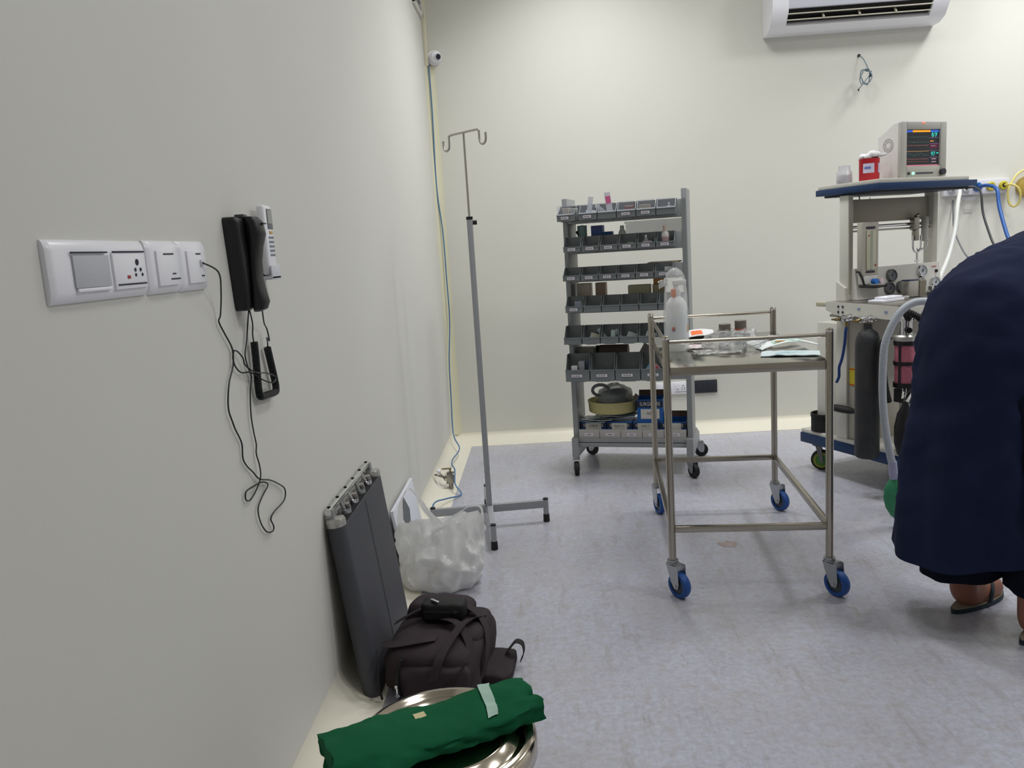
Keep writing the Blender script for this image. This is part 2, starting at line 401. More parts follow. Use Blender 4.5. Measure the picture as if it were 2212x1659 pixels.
# telephone: parts in wall coordinates (y along the wall, z up), origin on the wall
def wall_phone():
    t = thing('wall_telephone', 'black corded wall telephone with the handset hung up and a coiled cord', 'telephone', (XL, 1.70, 1.2))
    def X(y, z, x): return Vector((x, y-1.70, z-1.2))
    # base: tapering slab, wide at the top
    def slab(yt0, yt1, yb0, yb1, zt, zb, x0, x1):
        rings = []
        for k, ins in ((x0, 0.), (x0+(x1-x0)*.7, 0.), (x0+(x1-x0)*.92, .004), (x1, .010)):
            ring = []
            cs = [(yb0+ins, zb+ins), (yb1-ins, zb+ins), (yt1-ins, zt-ins), (yt0+ins, zt-ins)]
            for i in range(4):
                p = Vector((cs[i][0], cs[i][1])); q = Vector((cs[(i+1) % 4][0], cs[(i+1) % 4][1])); o = Vector((cs[i-1][0], cs[i-1][1]))
                r = .010
                a = p+(o-p).normalized()*r; b = p+(q-p).normalized()*r
                for j in range(4):
                    s_ = j/3; pt = a*(1-s_)**2+p*(2*s_*(1-s_))+b*s_**2
                    ring.append(X(pt.x, pt.y, k))
            rings.append(ring)
        return MB().loft(rings)
    slab(1.607, 1.668, 1.625, 1.664, 1.300, 1.113, 0, .031).build('base', BLACKP, t)
    # handset: long bar with ear and mouth swellings, hung right half
    hs = []
    for z, wy, dx, y in ((1.301, .010, .006, 1.703), (1.300, .020, .012, 1.704), (1.29, .0245, .017, 1.705), (1.265, .0255, .019, 1.707), (1.24, .0225, .014, 1.708), (1.21, .0205, .011, 1.707),
                         (1.175, .020, .011, 1.703), (1.15, .022, .014, 1.700), (1.128, .0225, .017, 1.698), (1.114, .020, .014, 1.697), (1.109, .010, .007, 1.697)):
        ring = []
        for i in range(16):
            a = 2*PI*i/16; ca, sa = math.cos(a), math.sin(a)
            sq = lambda v: math.copysign(abs(v)**.62, v)
            ring.append(X(y-.040+wy*1.05*sq(ca), z, .0295+dx*.85+dx*.85*sq(sa)))
        hs.append(ring)
    h = MB().loft(hs).build('handset', BLACKP, t)
    MB().box(X(1.672, 1.286, .0605), (.008, .02, .003), None, .001).build('painted_highlight', mat('dark_grey_plastic', (54, 54, 58), .35), h)  # paler grey strip, a highlight painted onto the black earpiece
    kb = MB()
    for i in range(4):
        for j in range(2): kb.box(X(1.652+j*.007, 1.222-i*.018, .0315), (.004, .005, .008), None, .001)
    kb.build('keypad', mat('key_black', (40, 40, 43), .35), t)
    MB().box(X(1.655, 1.301, .022), (.02, .024, .010), None, .003).build('cradle_hook', mat('hook_grey', (70, 72, 78), .3), t)
    # straight tails and the coiled section
    run = smooth_path([X(1.650, 1.114, .02), X(1.664, 1.085, .018), X(1.674, 1.062, .012), X(1.6745, 1.045, .012)], 5)
    path = smooth_path([X(1.6745, 1.045, .013), X(1.673, 1.0, .013), X(1.669, .955, .013), X(1.6705, .936, .013), X(1.680, .928, .013), X(1.725, .9245, .013), X(1.770, .922, .013), X(1.7785, .930, .013),
                        X(1.776, .948, .013), X(1.764, .985, .013), X(1.751, 1.025, .013)], 8)
    tail = smooth_path([X(1.751, 1.025, .014), X(1.742, 1.036, .018), X(1.752, 1.046, .014), X(1.760, 1.038, .016), X(1.764, 1.050, .014), X(1.752, 1.066, .016), X(1.728, 1.080, .02), X(1.668, 1.112, .04)], 6)
    L = [0.]
    for a, b in zip(path, path[1:]): L.append(L[-1]+(b-a).length)
    turns = 92; N = turns*9; coil = []
    k = 0
    for i in range(N+1):
        d = L[-1]*i/N
        while k < len(L)-2 and L[k+1] < d: k += 1
        u = (d-L[k])/max(1e-9, L[k+1]-L[k]); p = path[k].lerp(path[k+1], u); tg = (path[k+1]-path[k]).normalized()
        xx = Vector((1, 0, 0)); yy = tg.cross(xx); a = 2*PI*turns*i/N
        coil.append(p+(xx*math.cos(a)+yy*math.sin(a))*.0066)
    cord = MB().tube(run, .0016, 6).tube(coil, .0020, 5).tube(tail, .0016, 6).build('coiled_cord', mat('cord_black', (24, 30, 30), .4), t)
    # the thin line cable: from jack, loops, and the bundle hanging below
    pts = [(1.445, 1.213, .02), (1.486, 1.195, .03), (1.513, 1.159, .02), (1.522, 1.115, .01), (1.520, 1.102, .006), (1.541, 1.077, .006), (1.565, 1.052, .006), (1.571, 1.035, .006),
           (1.563, 1.010, .006), (1.536, .984, .006), (1.520, .955, .006), (1.516, .930, .006), (1.528, .905, .006), (1.536, .890, .006), (1.563, .855, .005), (1.560, .825, .005), (1.575, .805, .005), (1.601, .785, .006), (1.628, .762, .008),
           (1.690, .742, .006), (1.735, .722, .006), (1.779, .695, .007), (1.766, .672, .007), (1.700, .668, .006), (1.672, .660, .006), (1.684, .640, .006), (1.676, .631, .006), (1.640, .642, .006), (1.612, .672, .006), (1.606, .704, .006), (1.640, .722, .006), (1.678, .734, .006),
           (1.640, .752, .009), (1.590, .757, .007), (1.552, .757, .006), (1.548, .742, .006), (1.570, .735, .006), (1.608, .744, .006), (1.630, .765, .010), (1.637, .79, .008), (1.632, .815, .006), (1.638, .835, .006), (1.632, .86, .006), (1.628, .90, .006), (1.640, .95, .006),
           (1.655, .975, .006), (1.640, 1.0, .006), (1.634, 1.025, .006), (1.652, 1.05, .006), (1.664, 1.075, .006), (1.667, 1.112, .012)]
    MB().tube(smooth_path([X(*p) for p in pts], 5), .0016, 6).build('line_cable', mat('cord_black', (24, 30, 30), .4), t)
    lp = [(1.574, 1.040, .007), (1.590, 1.036, .008), (1.612, 1.020, .009), (1.622, 1.003, .009), (1.640, .985, .022), (1.700, .975, .023), (1.755, .958, .022), (1.740, .948, .022), (1.68, .962, .023), (1.645, .985, .01), (1.600, .992, .007), (1.575, 1.008, .006), (1.568, 1.026, .006), (1.574, 1.040, .007)]
    MB().tube(smooth_path([X(*p) for p in lp], 5), .0016, 6).build('cable_loop', mat('cord_black', (24, 30, 30), .4), t)
wall_phone()

rh = thing('remote_holder', 'small white wall holder behind the air conditioner remote', 'holder', (XL, 1.802, 1.17))
MB().box((.006, 0, .045), (.010, .060, .09), None, .003).box((.018, 0, .004), (.034, .060, .008), None, .002).box((.033, 0, .016), (.004, .060, .03), None, .002).build('cradle', WHITE_M, rh)
rm = thing('remote_control', 'white air conditioner remote with grey display standing in a wall holder', 'remote', (XL+.0125, 1.802, 1.1795))
MB().box((.0085, 0, .076), (.017, .052, .152), None, .006, 3).build('body', WHITE, rm)
MB().box((.0172, .006, .122), (.002, .034, .044), None, .001).build('display_frame', mat('remote_grey', (110, 112, 118), .3), rm)
MB().box((.0182, .006, .126), (.0012, .028, .028)).build('display', mat('lcd_grey', (152, 155, 152), .25), rm)
kb = MB()
for i in range(5):
    for j in range(3): kb.box((.0176, -.006+j*.011, .082-i*.0095), (.002, .008, .005), None, .0008)
kb.build('buttons', mat('btn_blue_grey', (140, 148, 160), .4), rm)
MB().box((.0176, .006, .093), (.002, .02, .006), None, .0008).build('power_button', mat('btn_amber', (205, 165, 90), .4), rm, label='amber button')

# air grille high on the left wall
vg = thing('air_grille', 'white framed air grille high on left wall near the corner', 'vent', (XL, 4.88, 2.76))
f = MB()
for y in (-.15, .15): f.box((.008, y, 0), (.016, .025, .37), None, .003)
for z in (-.175, .175): f.box((.008, 0, z), (.016, .325, .025), None, .003)
f.build('frame', mat('grille_white', (222, 220, 212), .5), vg)
for i in range(9):
    MB().box((.006, 0, -.14+i*.035), (.012, .28, .004), Matrix.Rotation(.7, 3, 'Y')).build('slat', mat('slat_grey', (176, 176, 178), .5), vg)

# ------------------------------------------------------------------ back wall
cc = thing('security_camera', 'small white dome security camera in the upper corner', 'camera', (XL+.055, YB-.001, 2.362))
MB().lathe([(0, 0), (.042, 0), (.044, .006), (.042, .012), (0, .012)], axis=(0, -1, 0)).build('mount', WHITE, cc)
MB().sphere((.012, -.03, .0), .034, 20, 12).build('ball', WHITE, cc)
d = Vector((.55, -.8, -.2)).normalized()
MB().lathe([(0, .018), (.022, .02), (.022, .033), (.019, .036), (0, .036)], Vector((.012, -.03, 0)), d).build('lens_ring', WHITE_M, cc)
MB().lathe([(0, .036), (.016, .0362), (.014, .040), (0, .041)], Vector((.012, -.03, 0)), d).build('lens', mat('lens_black', (20, 26, 40), .1), cc)

bc = [(-.598, 5.078, 2.318), (-.597, 5.075, 2.05), (-.606, 5.08, 1.62), (-.588, 5.075, 1.34), (-.586, 5.07, 1.06), (-.585, 5.06, .80), (-.600, 5.0, .55), (-.600, 4.95, .32),
      (-.592, 4.86, .115), (-.545, 4.72, .055), (-.555, 4.45, .060), (-.530, 4.18, .10), (-.500, 4.05, .105), (-.495, 3.98, .05), (-.462, 3.93, .008), (-.52, 3.80, .03), (-.556, 3.62, .065), (-.553, 3.50, .03), (-.553, 3.46, .012)]
tag(MB().tube(smooth_path(bc, 6), .0038, 8).build('blue_cable', mat('cable_blue', (72, 118, 160), .4)), 'thin blue cable hanging down the corner and trailing along the floor edge', 'cable')

vv = thing('tap_valve', 'small metal tap with lever and white cap at the foot of the left wall', 'valve', (-.532, 4.06, .0))
VM = mat('nickel', (150, 145, 138), .3, 1.)
MB().box((.006, 0, .062), (.042, .045, .055), None, .005).cyl((-.01, 0, .062), (-.075, 0, .085), .008).cyl((.006, 0, .005), (.006, 0, .04), .012).build('body', VM, vv)
MB().cyl((.006, 0, .09), (.006, 0, .108), .005).box((-.012, 0, .110), (.05, .012, .006), None, .002).build('lever', mat('brass_dull', (140, 128, 95), .35, 1.), vv)
for dx in (-.014, .027):
    for dz in (.036, .088): MB().cyl((dx, -.022, dz), (dx, -.03, dz), .006, n=6).build('bolt', CHROME, vv)
MB().cyl((-.02, -.012, .05), (-.048, -.014, .095), .003).build('rod', VM, vv)
MB().sphere((-.052, -.014, .103), .011, 12, 8).build('white_cap', WHITE, vv, label='white plastic cap')
MB().tube(smooth_path([(-.052, -.014, .098), (-.06, -.03, .06), (-.045, -.04, .03), (-.012, -.03, .022)], 5), .002, 6).build('white_tube', WHITE, vv)

# air conditioner
ac = thing('air_conditioner', 'white split air conditioner with dark louvred outlet high on back wall', 'air conditioner', (1.87, YB, 2.335))
pf = [(-.001, .325), (-.19, .325), (-.213, .29), (-.215, .118), (-.205, .085), (-.150, .022), (-.085, .0), (-.001, .0)]
A_ = ((0, 1, 0), (0, 0, 1), (1, 0, 0))
MB().prism([(-.001, .325), (-.14, .325), (-.14, .09), (-.085, .0), (-.001, .0)], .80, (-.40, 0, 0), A_).build('casing', WHITE, ac)
MB().prism([(-.14, .325), (-.19, .325), (-.213, .29), (-.215, .118), (-.209, .104), (-.14, .09)], .80, (-.40, 0, 0), A_).build('front_panel', mat('ac_panel', (214, 214, 226), .35), ac)
for x0 in (-.49, .40): MB().prism(pf, .09, (x0, 0, 0), A_).build('side_cap', WHITE, ac)
MB().prism([(-.150, .022), (-.085, .0), (-.08, .03), (-.13, .05)], .80, (-.40, 0, 0), A_).build('lower_lip', WHITE, ac)
MB().prism([(-.141, .086), (-.200, .100), (-.196, .094), (-.145, .045), (-.132, .048)], .795, (-.3975, 0, 0), A_).build('outlet_void', DARK, ac)
for k, (yy, zz) in enumerate(((-.192, .078), (-.168, .051))):
    MB().box((0, yy, zz), (.80, .026, .006), Matrix.Rotation(.15, 3, 'X'), .002).build('louver', mat('louver_cream', (206, 202, 186), .45), ac)
for x in (-.2, 0., .2):
    MB().box((x, -.176, .066), (.008, .012, .050), Matrix.Rotation(-.75, 3, 'X')).build('louver_post', mat('louver_cream', (206, 202, 186), .45), ac)
stk = MB().box((.445, -.2165, .17), (.05, .0015, .075)).build('sticker', mat('sticker_grey', (196, 198, 208), .5), ac)
MB().box((.450, -.2175, .146), (.02, .001, .014)).build('blue_square', mat('sticker_blue', (90, 110, 160), .5), stk)
lines = MB()
for i in range(4): lines.box((.442, -.2175, .192-i*.008), (.035, .001, .002))
lines.build('print_lines', INK, stk)

# spare cable coil on the wall
ck = thing('cable_coil', 'coiled grey cable hanging from a hole in the back wall under the air conditioner', 'cable', (1.937, YB, 2.2))
MB().cyl((0, .0, 0), (0, -.008, 0), .008, n=12).build('wall_grommet', DARK, ck)
pts = [Vector((0, -.004, 0)), Vector((.008, -.05, -.03)), Vector((.024, -.085, -.095))]
for i in range(58):
    a = PI*.45-2*PI*i/18; r = .036+.004*math.sin(i*.9)
    pts.append(Vector((.008+r*.80*math.cos(a), -.085+.012*math.sin(i*.5), -.135+r*1.15*math.sin(a)+.003*math.sin(i*1.7))))
pts.append(Vector((-.028, -.08, -.20)))
MB().tube(smooth_path(pts, 3), .0028, 6).build('cable', mat('cable_grey', (120, 136, 148), .45), ck)
MB().box((.036, -.085, -.128), (.014, .014, .02), None, .004).build('tie', mat('tie_dark', (60, 70, 78), .5), ck)
MB().cyl((-.03, -.08, -.2), (-.031, -.08, -.212), .004, n=8).build('plug', DARK, ck)

# white and black sockets low on the back wall
def socket(x0, x1, z0, z1, name, label, fm, hm, mods):
    t = thing(name, label, 'socket', ((x0+x1)/2, YB, (z0+z1)/2))
    w, h = x1-x0, z1-z0
    MB().box((0, -.006, 0), (w, .012, h), None, .004).build('frame', fm, t)
    for mx in mods:
        q = MB().box((mx, -.0125, 0), (w*.40, .003, h*.72), None, .001).build('module', fm, t)
        hl = MB()
        for a, b, r in ((0.01, .014, .0045), (.002, .001, .003), (.018, .001, .003), (.002, -.009, .003), (.018, -.009, .003)): hl.cyl((mx+a, -.0135, b), (mx+a, -.0145, b), r, n=10)
        hl.box((mx, -.0142, -h*.30), (w*.36, .001, .0025)).box((mx-w*.12, -.0142, -.008), (.009, .001, .005))
        hl.build('holes', hm, q)
    return t
socket(.686, .900, .240, .318, 'wall_socket', 'white double socket plate on back wall seen through the rack', WHITE, INK, (-.052, .052))
socket(.926, 1.068, .238, .320, 'wall_socket', 'black socket plate on the back wall between rack and steel trolley', mat('black_plate', (48, 52, 60), .45), mat('hole_grey', (30, 32, 36), .5), (-.03, .036))

# gas outlet strip
gs = thing('gas_outlet_panel', 'pale strip of medical gas outlets on back wall behind the anaesthesia machine', 'outlet panel', (2.62, YB, 1.398))
MB().box((0, -.02, 0), (.385, .04, .085), None, .006).build('strip', mat('strip_grey', (214, 214, 222), .4), gs)
for x, rgb in ((-.146, (200, 202, 205)), (-.066, (200, 202, 205)), (.002, (30, 92, 160)), (.079, (196, 182, 60)), (.152, (196, 182, 60))):
    o = MB().lathe([(0, 0), (.026, 0), (.027, .008), (.022, .016), (.0135, .016), (.0135, .005), (0, .005)], (x, -.04, 0), (0, -1, 0), 20).build('outlet', mat('outlet_%d_%d' % (rgb[0], rgb[2]), rgb, .3), gs)
    MB().cyl((x, -.041, 0), (x, -.0465, 0), .0125, n=16).build('core', mat('outlet_core', (70, 72, 74), .3, .6), o)
tag(MB().lathe([(0, 0), (.06, 0), (.06, .02), (.04, .03), (.018, .03), (.018, .01), (0, .01)], (2.925, YB, 1.385), (0, -1, 0)).build('wall_outlet', mat('outlet_yellow_dark', (176, 150, 70), .4)), 'single round yellow outlet on the back wall right of the outlet strip', 'outlet')
tag(MB().box((2.592, YB-.002, 1.338), (.085, .004, .02), None, .001).build('wall_label', mat('white_sticker', (228, 228, 234), .4)), 'white strip label on back wall just beneath the gas outlets', 'label')
tag(MB().box((2.59, YB-.0015, 1.262), (.05, .003, .026), None, .001).build('wall_label', mat('faint_sticker', (206, 204, 196), .5)), 'small faint label on back wall lower down below the gas outlets', 'label')
def hose(name, pts, r, m, label, cat='hose', k=6):
    return tag(MB().tube(smooth_path(pts, k), r, 10).build(name, m), label, cat)
hose('white_hose', [(2.474, 5.043, 1.398), (2.47, 4.98, 1.398), (2.44, 4.90, 1.37), (2.38, 4.80, 1.29), (2.33, 4.72, 1.16), (2.25, 4.62, 1.02), (2.14, 4.47, .93), (2.02, 4.28, .86), (1.90, 4.10, .84)], .0115, mat('hose_white', (204, 206, 202), .4), 'thick white hose from the first gas outlet down behind the machine')
hose('black_cable', [(2.555, 5.043, 1.398), (2.57, 4.98, 1.392), (2.56, 4.90, 1.36), (2.55, 4.85, 1.24), (2.545, 4.75, 1.10), (2.54, 4.65, .98), (2.50, 4.58, .78), (2.28, 4.46, .58), (1.98, 4.29, .56), (1.83, 4.21, .60)], .0065, mat('hose_black', (38, 38, 44), .4), 'thin black hose from the second gas outlet hanging behind the person')
hose('grey_cable', [(2.500, 5.095, 1.33), (2.49, 5.07, 1.25), (2.485, 5.04, 1.15), (2.50, 4.95, 1.02), (2.52, 4.82, .92), (2.48, 4.68, .78), (2.26, 4.50, .62), (1.98, 4.32, .62), (1.82, 4.235, .66)], .0045, mat('cable_mid_grey', (110, 112, 118), .4), 'thin grey cable hanging between the white hose and the black hose', 'cable')
hose('blue_hose', [(2.622, 5.043, 1.40), (2.64, 4.97, 1.40), (2.65, 4.90, 1.37), (2.64, 4.85, 1.27), (2.63, 4.75, 1.12), (2.63, 4.65, .97), (2.56, 4.56, .72), (2.32, 4.42, .50), (2.0, 4.26, .47), (1.84, 4.18, .50)], .0105, mat('hose_blue', (38, 88, 160), .35), 'bright blue hose from the third gas outlet behind the person')
hose('yellow_hose', [(2.772, 5.043, 1.40), (2.80, 5.0, 1.395), (2.83, 4.99, 1.36), (2.838, 5.0, 1.30), (2.82, 5.02, 1.27), (2.795, 5.03, 1.29), (2.79, 5.04, 1.36), (2.82, 5.05, 1.42), (2.87, 5.06, 1.47), (2.96, 5.06, 1.49), (3.06, 5.06, 1.47)], .006, mat('hose_yellow', (222, 206, 120), .35), 'thin yellow hose looped from the last gas outlet to the right')

# ------------------------------------------------------------------ drip stand
def ivstand():
    t = thing('drip_stand', 'grey drip stand with two-hook chrome top and four-legged base', 'drip stand', (-.285, 3.455, 0), R_(6.5))
    MB().bb(-.012, .012, -.012, .012, .06, 1.345, .002).build('pole', GREYP, t)
    MB().bb(-.0135, .0135, -.0135, .0135, 1.338, 1.350, .001).build('collar', BLACKP, t)
    MB().cyl((.012, 0, 1.325), (.03, 0, 1.325), .0095, n=14).build('knob', BLACKP, t, label='black clamp knob')
    MB().cyl((0, 0, 1.34), (0, 0, 1.69), .0048, n=10).build('inner_rod', STEEL_B, t)
    # hook bar
    a = R_(-44-6.5); e = Vector((math.cos(a), math.sin(a), 0)); h = .093
    P = lambda u, z: e*u+Vector((0, 0, z))
    pts = [P(-h-.040, 1.672), P(-h-.040, 1.648), P(-h-.033, 1.634), P(-h-.021, 1.629), P(-h-.009, 1.634), P(-h-.002, 1.648), P(-h-.001, 1.678), P(-h+.008, 1.689),
           P(0, 1.69), P(h-.008, 1.689), P(h+.001, 1.678), P(h+.002, 1.648), P(h+.009, 1.634), P(h+.021, 1.629), P(h+.033, 1.634), P(h+.040, 1.648), P(h+.040, 1.672)]
    MB().tube(smooth_path(pts, 4), .0045, 8).build('hook_bar', STEEL_B, t)
    for k, (dx, dy, ln) in enumerate(((1, 0, .25), (-1, 0, .25), (.0, -1, .29), (.0, 1, .29))):
        d = Vector((dx, dy, 0)); b = MB()
        ang = math.atan2(dy, dx)
        b.box(d*(ln/2+.006)+Vector((0, 0, .083)), (ln-.02, .022, .034), ang, .002)
        b.cyl(d*ln+Vector((0, 0, .034)), d*ln+Vector((0, 0, .104)), .012, n=14)
        leg = b.build('leg', GREYP, t)
        MB().lathe([(.0135, .0), (.0145, .004), (.0135, .034), (.0125, .036), (0, .036), (0, 0)], d*ln, n=14).build('rubber_foot', BLACKR, leg)
        MB().lathe([(0, .102), (.0125, .102), (.011, .108), (0, .110)], d*ln, n=14).build('cap', BLACKP, leg)
ivstand()

# ------------------------------------------------------------------ casters
def caster(parent, x, y, rz, ztop, R, wd, off, fm, tm, hm, key, name='caster', fw=1.):
    """fork hangs from ztop at (x, y); wheel trails by off along local +x"""
    root_me = MATS.get(('cm', key))
    if root_me is None:
        b = MB()
        b.lathe([(0, ztop-.006), (.019, ztop-.006), (.019, ztop), (0, ztop)], n=18)
        b.lathe([(.016, ztop-.013), (.020, ztop-.013), (.020, ztop-.007), (.016, ztop-.007)], n=18, closed=True)
        for s_ in (-1, 1):
            yy = s_*(wd/2+.004)
            b.prism([(off*.3-.025*fw, ztop-.012), (off*.5+.026*fw, ztop-.012), (off+.016*fw, R+.010), (off+.010, R-.010), (off-.008, R-.010), (off-.022*fw, R+.010)], .0025, (0, yy-.00125, 0), ((1, 0, 0), (0, 0, 1), (0, 1, 0)))
        b.box((off*.2+.004, 0, ztop-.013), (.040, wd+.0105, .003))
        b.cyl((off, -wd/2-.008, R), (off, wd/2+.008, R), .005, n=10)
        fork = b.mesh('caster_fork', fm)
        k = wd/2
        tyre = MB().lathe([(R*.66, -k), (R*.93, -k), (R, -k*.55), (R, k*.55), (R*.93, k), (R*.66, k)], (off, 0, R), (0, 1, 0), 28, closed=True).mesh('caster_tyre', tm)
        hub = MB().lathe([(0, -k*.8), (R*.25, -k*.95), (R*.68, -k*.7), (R*.68, k*.7), (R*.25, k*.95), (0, k*.8)], (off, 0, R), (0, 1, 0), 24).mesh('caster_hub', hm)
        root_me = MATS[('cm', key)] = (fork, tyre, hub)
    o = bpy.data.objects.new(name, root_me[0]); C.objects.link(o); o.parent = parent; o.location = (x, y, 0); o.rotation_euler = (0, 0, rz)
    for nm, me in (('tyre', root_me[1]), ('hub', root_me[2])):
        c = bpy.data.objects.new(nm, me); C.objects.link(c); c.parent = o
    return o

# ------------------------------------------------------------------ bin rack
RO = Vector((.12, 4.253, 0)); RA = R_(-14.7)
def RK(x, y, z): return RO+Matrix.Rotation(RA, 3, 'Z') @ Vector((x, y, z))
rack = thing('bin_rack', 'grey wheeled rack holding six rows of plastic bins by back wall', 'rack', RO, RA)
for x0 in (.006, .604):
    u = MB().bb(x0, x0+.026, 0, .2, .19, 1.448 if x0 > .1 else 1.442, .002).build('upright', RACKG, rack)
    MB().bb(x0+.004, x0+.022, -.0012, .0, .25, 1.40).build('slotted_face', mat('rack_slot_grey', (136, 139, 140), .5), u)
    MB().prism([(-.03, .095), (.42, .095), (.42, .13), (.23, .20), (-.03, .195)], .034, (x0-.005, 0, 0), ((0, 1, 0), (0, 0, 1), (1, 0, 0))).build('foot', RACKG, rack)
ROWS = [(1.326, 1.358, 1.402, .015, .589, 6), (1.172, 1.198, 1.247, .025, .580, 6), (1.028, 1.055, 1.094, .015, .567, 6), (.868, .900, .946, .020, .582, 6), (.706, .740, .795, .004, .575, 6), (.513, .573, .648, .003, .521, 4)]
for zb, zl, zt, x0, x1, n in ROWS:
    rl = MB().bb(.032, .604, .002, .016, zb-.012, zt-.004, .002).build('louvre_rail', RACKG, rack)
    MB().bb(.032, .604, .016, .20, zb-.010, zb-.006).bb(.032, .604, .196, .20, zb-.006, zb+.012).build('rear_ledge', RACKG, rack)
    lv = MB()
    for i in range(n*2): lv.box((.06+i*(.52/(n*2)), .0012, zt-.02), (.03, .003, .006))
    lv.build('louvres', mat('rack_slot_grey', (136, 139, 140), .5), rl)
dk = MB().bb(.028, .606, -.012, .40, .146, .168, .002).build('deck', RACKG, rack)
MB().bb(.03, .604, -.012, -.008, .172, .195, .001).bb(.03, .604, -.008, .38, .172, .176).bb(.03, .604, .376, .38, .176, .195).build('lower_tray', RACKG, rack)
for (x, y, rz, nm) in ((.018, -.02, -1.3, 0), (.618, -.03, -.9, 0), (.05, .375, 2.8, 0), (.618, .375, .2, 0)):
    caster(rack, x, y, rz, .097, .0375, .024, .026, ZINC, BLACKR, mat('hub_black', (34, 34, 36), .5), 'rack')

def bin_mesh(w, d, h, hl):
    b = MB(); t = .003
    b.bb(0, w, -d, 0, 0, t).bb(0, w, -t, 0, t, h).bb(0, w, -d, -d+t, t, hl)
    side = [(-d+t, t), (-t, t), (-t, h), (-d*.45, h), (-d*.88, hl+.004), (-d+t, hl)]
    for x in (0, w-t): b.prism(side, t, (x, 0, 0), ((0, 1, 0), (0, 0, 1), (1, 0, 0)))
    b.bb(-.001, w+.001, -d-.003, -d, hl-.005, hl+.001)
    b.bb(.2*w, .8*w, -d*.9, -d*.2, -.004, 0)
    return b.mesh('bin_body', BING)
ORD = ['leftmost', 'second from left', 'third from left', 'fourth from left', 'fifth from left', 'rightmost']
RN = ['top row', 'second row', 'third row', 'fourth row', 'fifth row', 'bottom row']
DESC = {(0, 0): 'clear-fronted grey bin with small cartons', (0, 1): 'clear-fronted grey bin with white packets', (0, 2): 'clear-fronted grey bin with a pink-printed packet', (0, 3): 'clear-fronted grey bin with a red-brown carton',
        (0, 4): 'clear-fronted grey bin with a beige carton', (0, 5): 'clear-fronted grey bin with a glass vial', (1, 3): 'open grey bin with a pale packet', (1, 4): 'open grey bin with a small vial', (1, 5): 'open grey bin with a white bottle',
        (2, 5): 'open grey bin with a white card', (3, 0): 'open grey bin with a blue-white packet', (4, 2): 'open grey bin full of pale syringe packets', (5, 0): 'large grey bin with white small boxes', (5, 3): 'large grey bin with coloured packets'}
CLEAR = mat('clear_acrylic', (235, 238, 245), .08, trans=.92, ior=1.25)
rng = random.Random(3)
MBIN = {}
BINX = {}
for r, (zb, zl, zt, x0, x1, n) in enumerate(ROWS):
    pitch = (x1-x0)/n; w = pitch-.005; d = .098
    me = bin_mesh(w, d, zt-zb, zl-zb)
    card = MB().box((w*.48, -d-.0036, (zl-zb)*.5), (w*.44, .0012, .0135)).mesh('bin_card', LABEL)
    pr = MB()
    for i in range(3): pr.box((w*.36+i*w*.11, -d-.0045, (zl-zb)*.5), (w*.08, .0006, .005))
    pm = pr.mesh('card_print', INK)
    cov = MB().bb(.003, w-.003, -d+.0005, -d+.002, zl-zb-.002, (zt-zb)*1.0).mesh('bin_cover', CLEAR)
    covr = MB().bb(.002, w-.002, -d-.004, -d+.002, zl-zb-.001, zl-zb+.004).mesh('bin_cover_rim', mat('clear_rim', (225, 228, 238), .12))
    for i in range(n):
        dsc = DESC.get((r, i), 'large open grey bin' if r == 5 else 'empty open grey bin' if r < 4 else 'open grey bin of small supplies')
        pos = ORD[i] if i < n-1 else 'rightmost'
        t = thing('storage_bin', '%s, %s in %s of rack' % (dsc, pos, RN[r]), 'bin', RK(x0+i*pitch, -.001, zb), RA+(R_(-9) if (r, i) == (0, 0) else 0), 'grey plastic bins on the rack')
        BINX[(r, i)] = x0+i*pitch+w/2
        for nm, m_ in [('body', me)]+([('name_card', card)] if not ((r == 3 and i > 0) or (r == 4) or (r, i) in ((0, 2), (0, 5))) else [])+([('clear_cover', cov)] if r == 0 else []):
            c = bpy.data.objects.new(nm, m_); C.objects.link(c); c.parent = t
            if nm == 'name_card':
                p = bpy.data.objects.new('print', pm); C.objects.link(p); p.parent = c
            if nm == 'clear_cover':
                p = bpy.data.objects.new('cover_rim', covr); C.objects.link(p); p.parent = c

# things in the bins and on the ledges behind them
def inbin(r, i, dx=0, dy=-.05, dz=.004): return RK(BINX[(r, i)]+dx, dy, ROWS[r][0]+dz)
def carton(name, label, loc, d, rgb, rz=0, band=None, open_top=False):
    t = thing(name, label, 'box', loc, RA+rz)
    m = mat('card_%d_%d_%d' % rgb, rgb, .6)
    MB().box((0, 0, d[2]/2), d, None, .001, 1).build('carton', m, t)
    MB().box((0, 0, d[2]+.0004), (d[0]*.92, .004, .001)).build('flap_seam', mat('card_edge', tuple(int(v*.8) for v in rgb), .7), t)
    if band: MB().box((0, -d[1]/2-.0006, d[2]*band[1]), (d[0]*.9, .0012, d[2]*band[2])).build('print_band', mat('band_%d_%d_%d' % band[0], band[0], .5), t)
    return t
def packet(name, label, loc, w, h, rgb, rot, band=None, m=None, curl=.15, seed=0):
    t = thing(name, label, 'packet', loc, rot=rot)
    fn = lambda u, v: (w*(u-.5), curl*w*math.sin(PI*v)*.4+.002*noise.noise(Vector((u*4, v*4, seed))), h*v)
    MB().grid(fn, 6, 8, .0015).build('sleeve', m or mat('sleeve_%d_%d_%d' % rgb, rgb, .35), t)
    if band: MB().grid(lambda u, v: (lambda p: (p[0], p[1]-.0012, p[2]))(fn(.1+.8*u, band[1]+(band[2]-band[1])*v)), 5, 4, .0006).build('print_band', mat('band_%d_%d_%d' % band[0], band[0], .5), t)
    return t
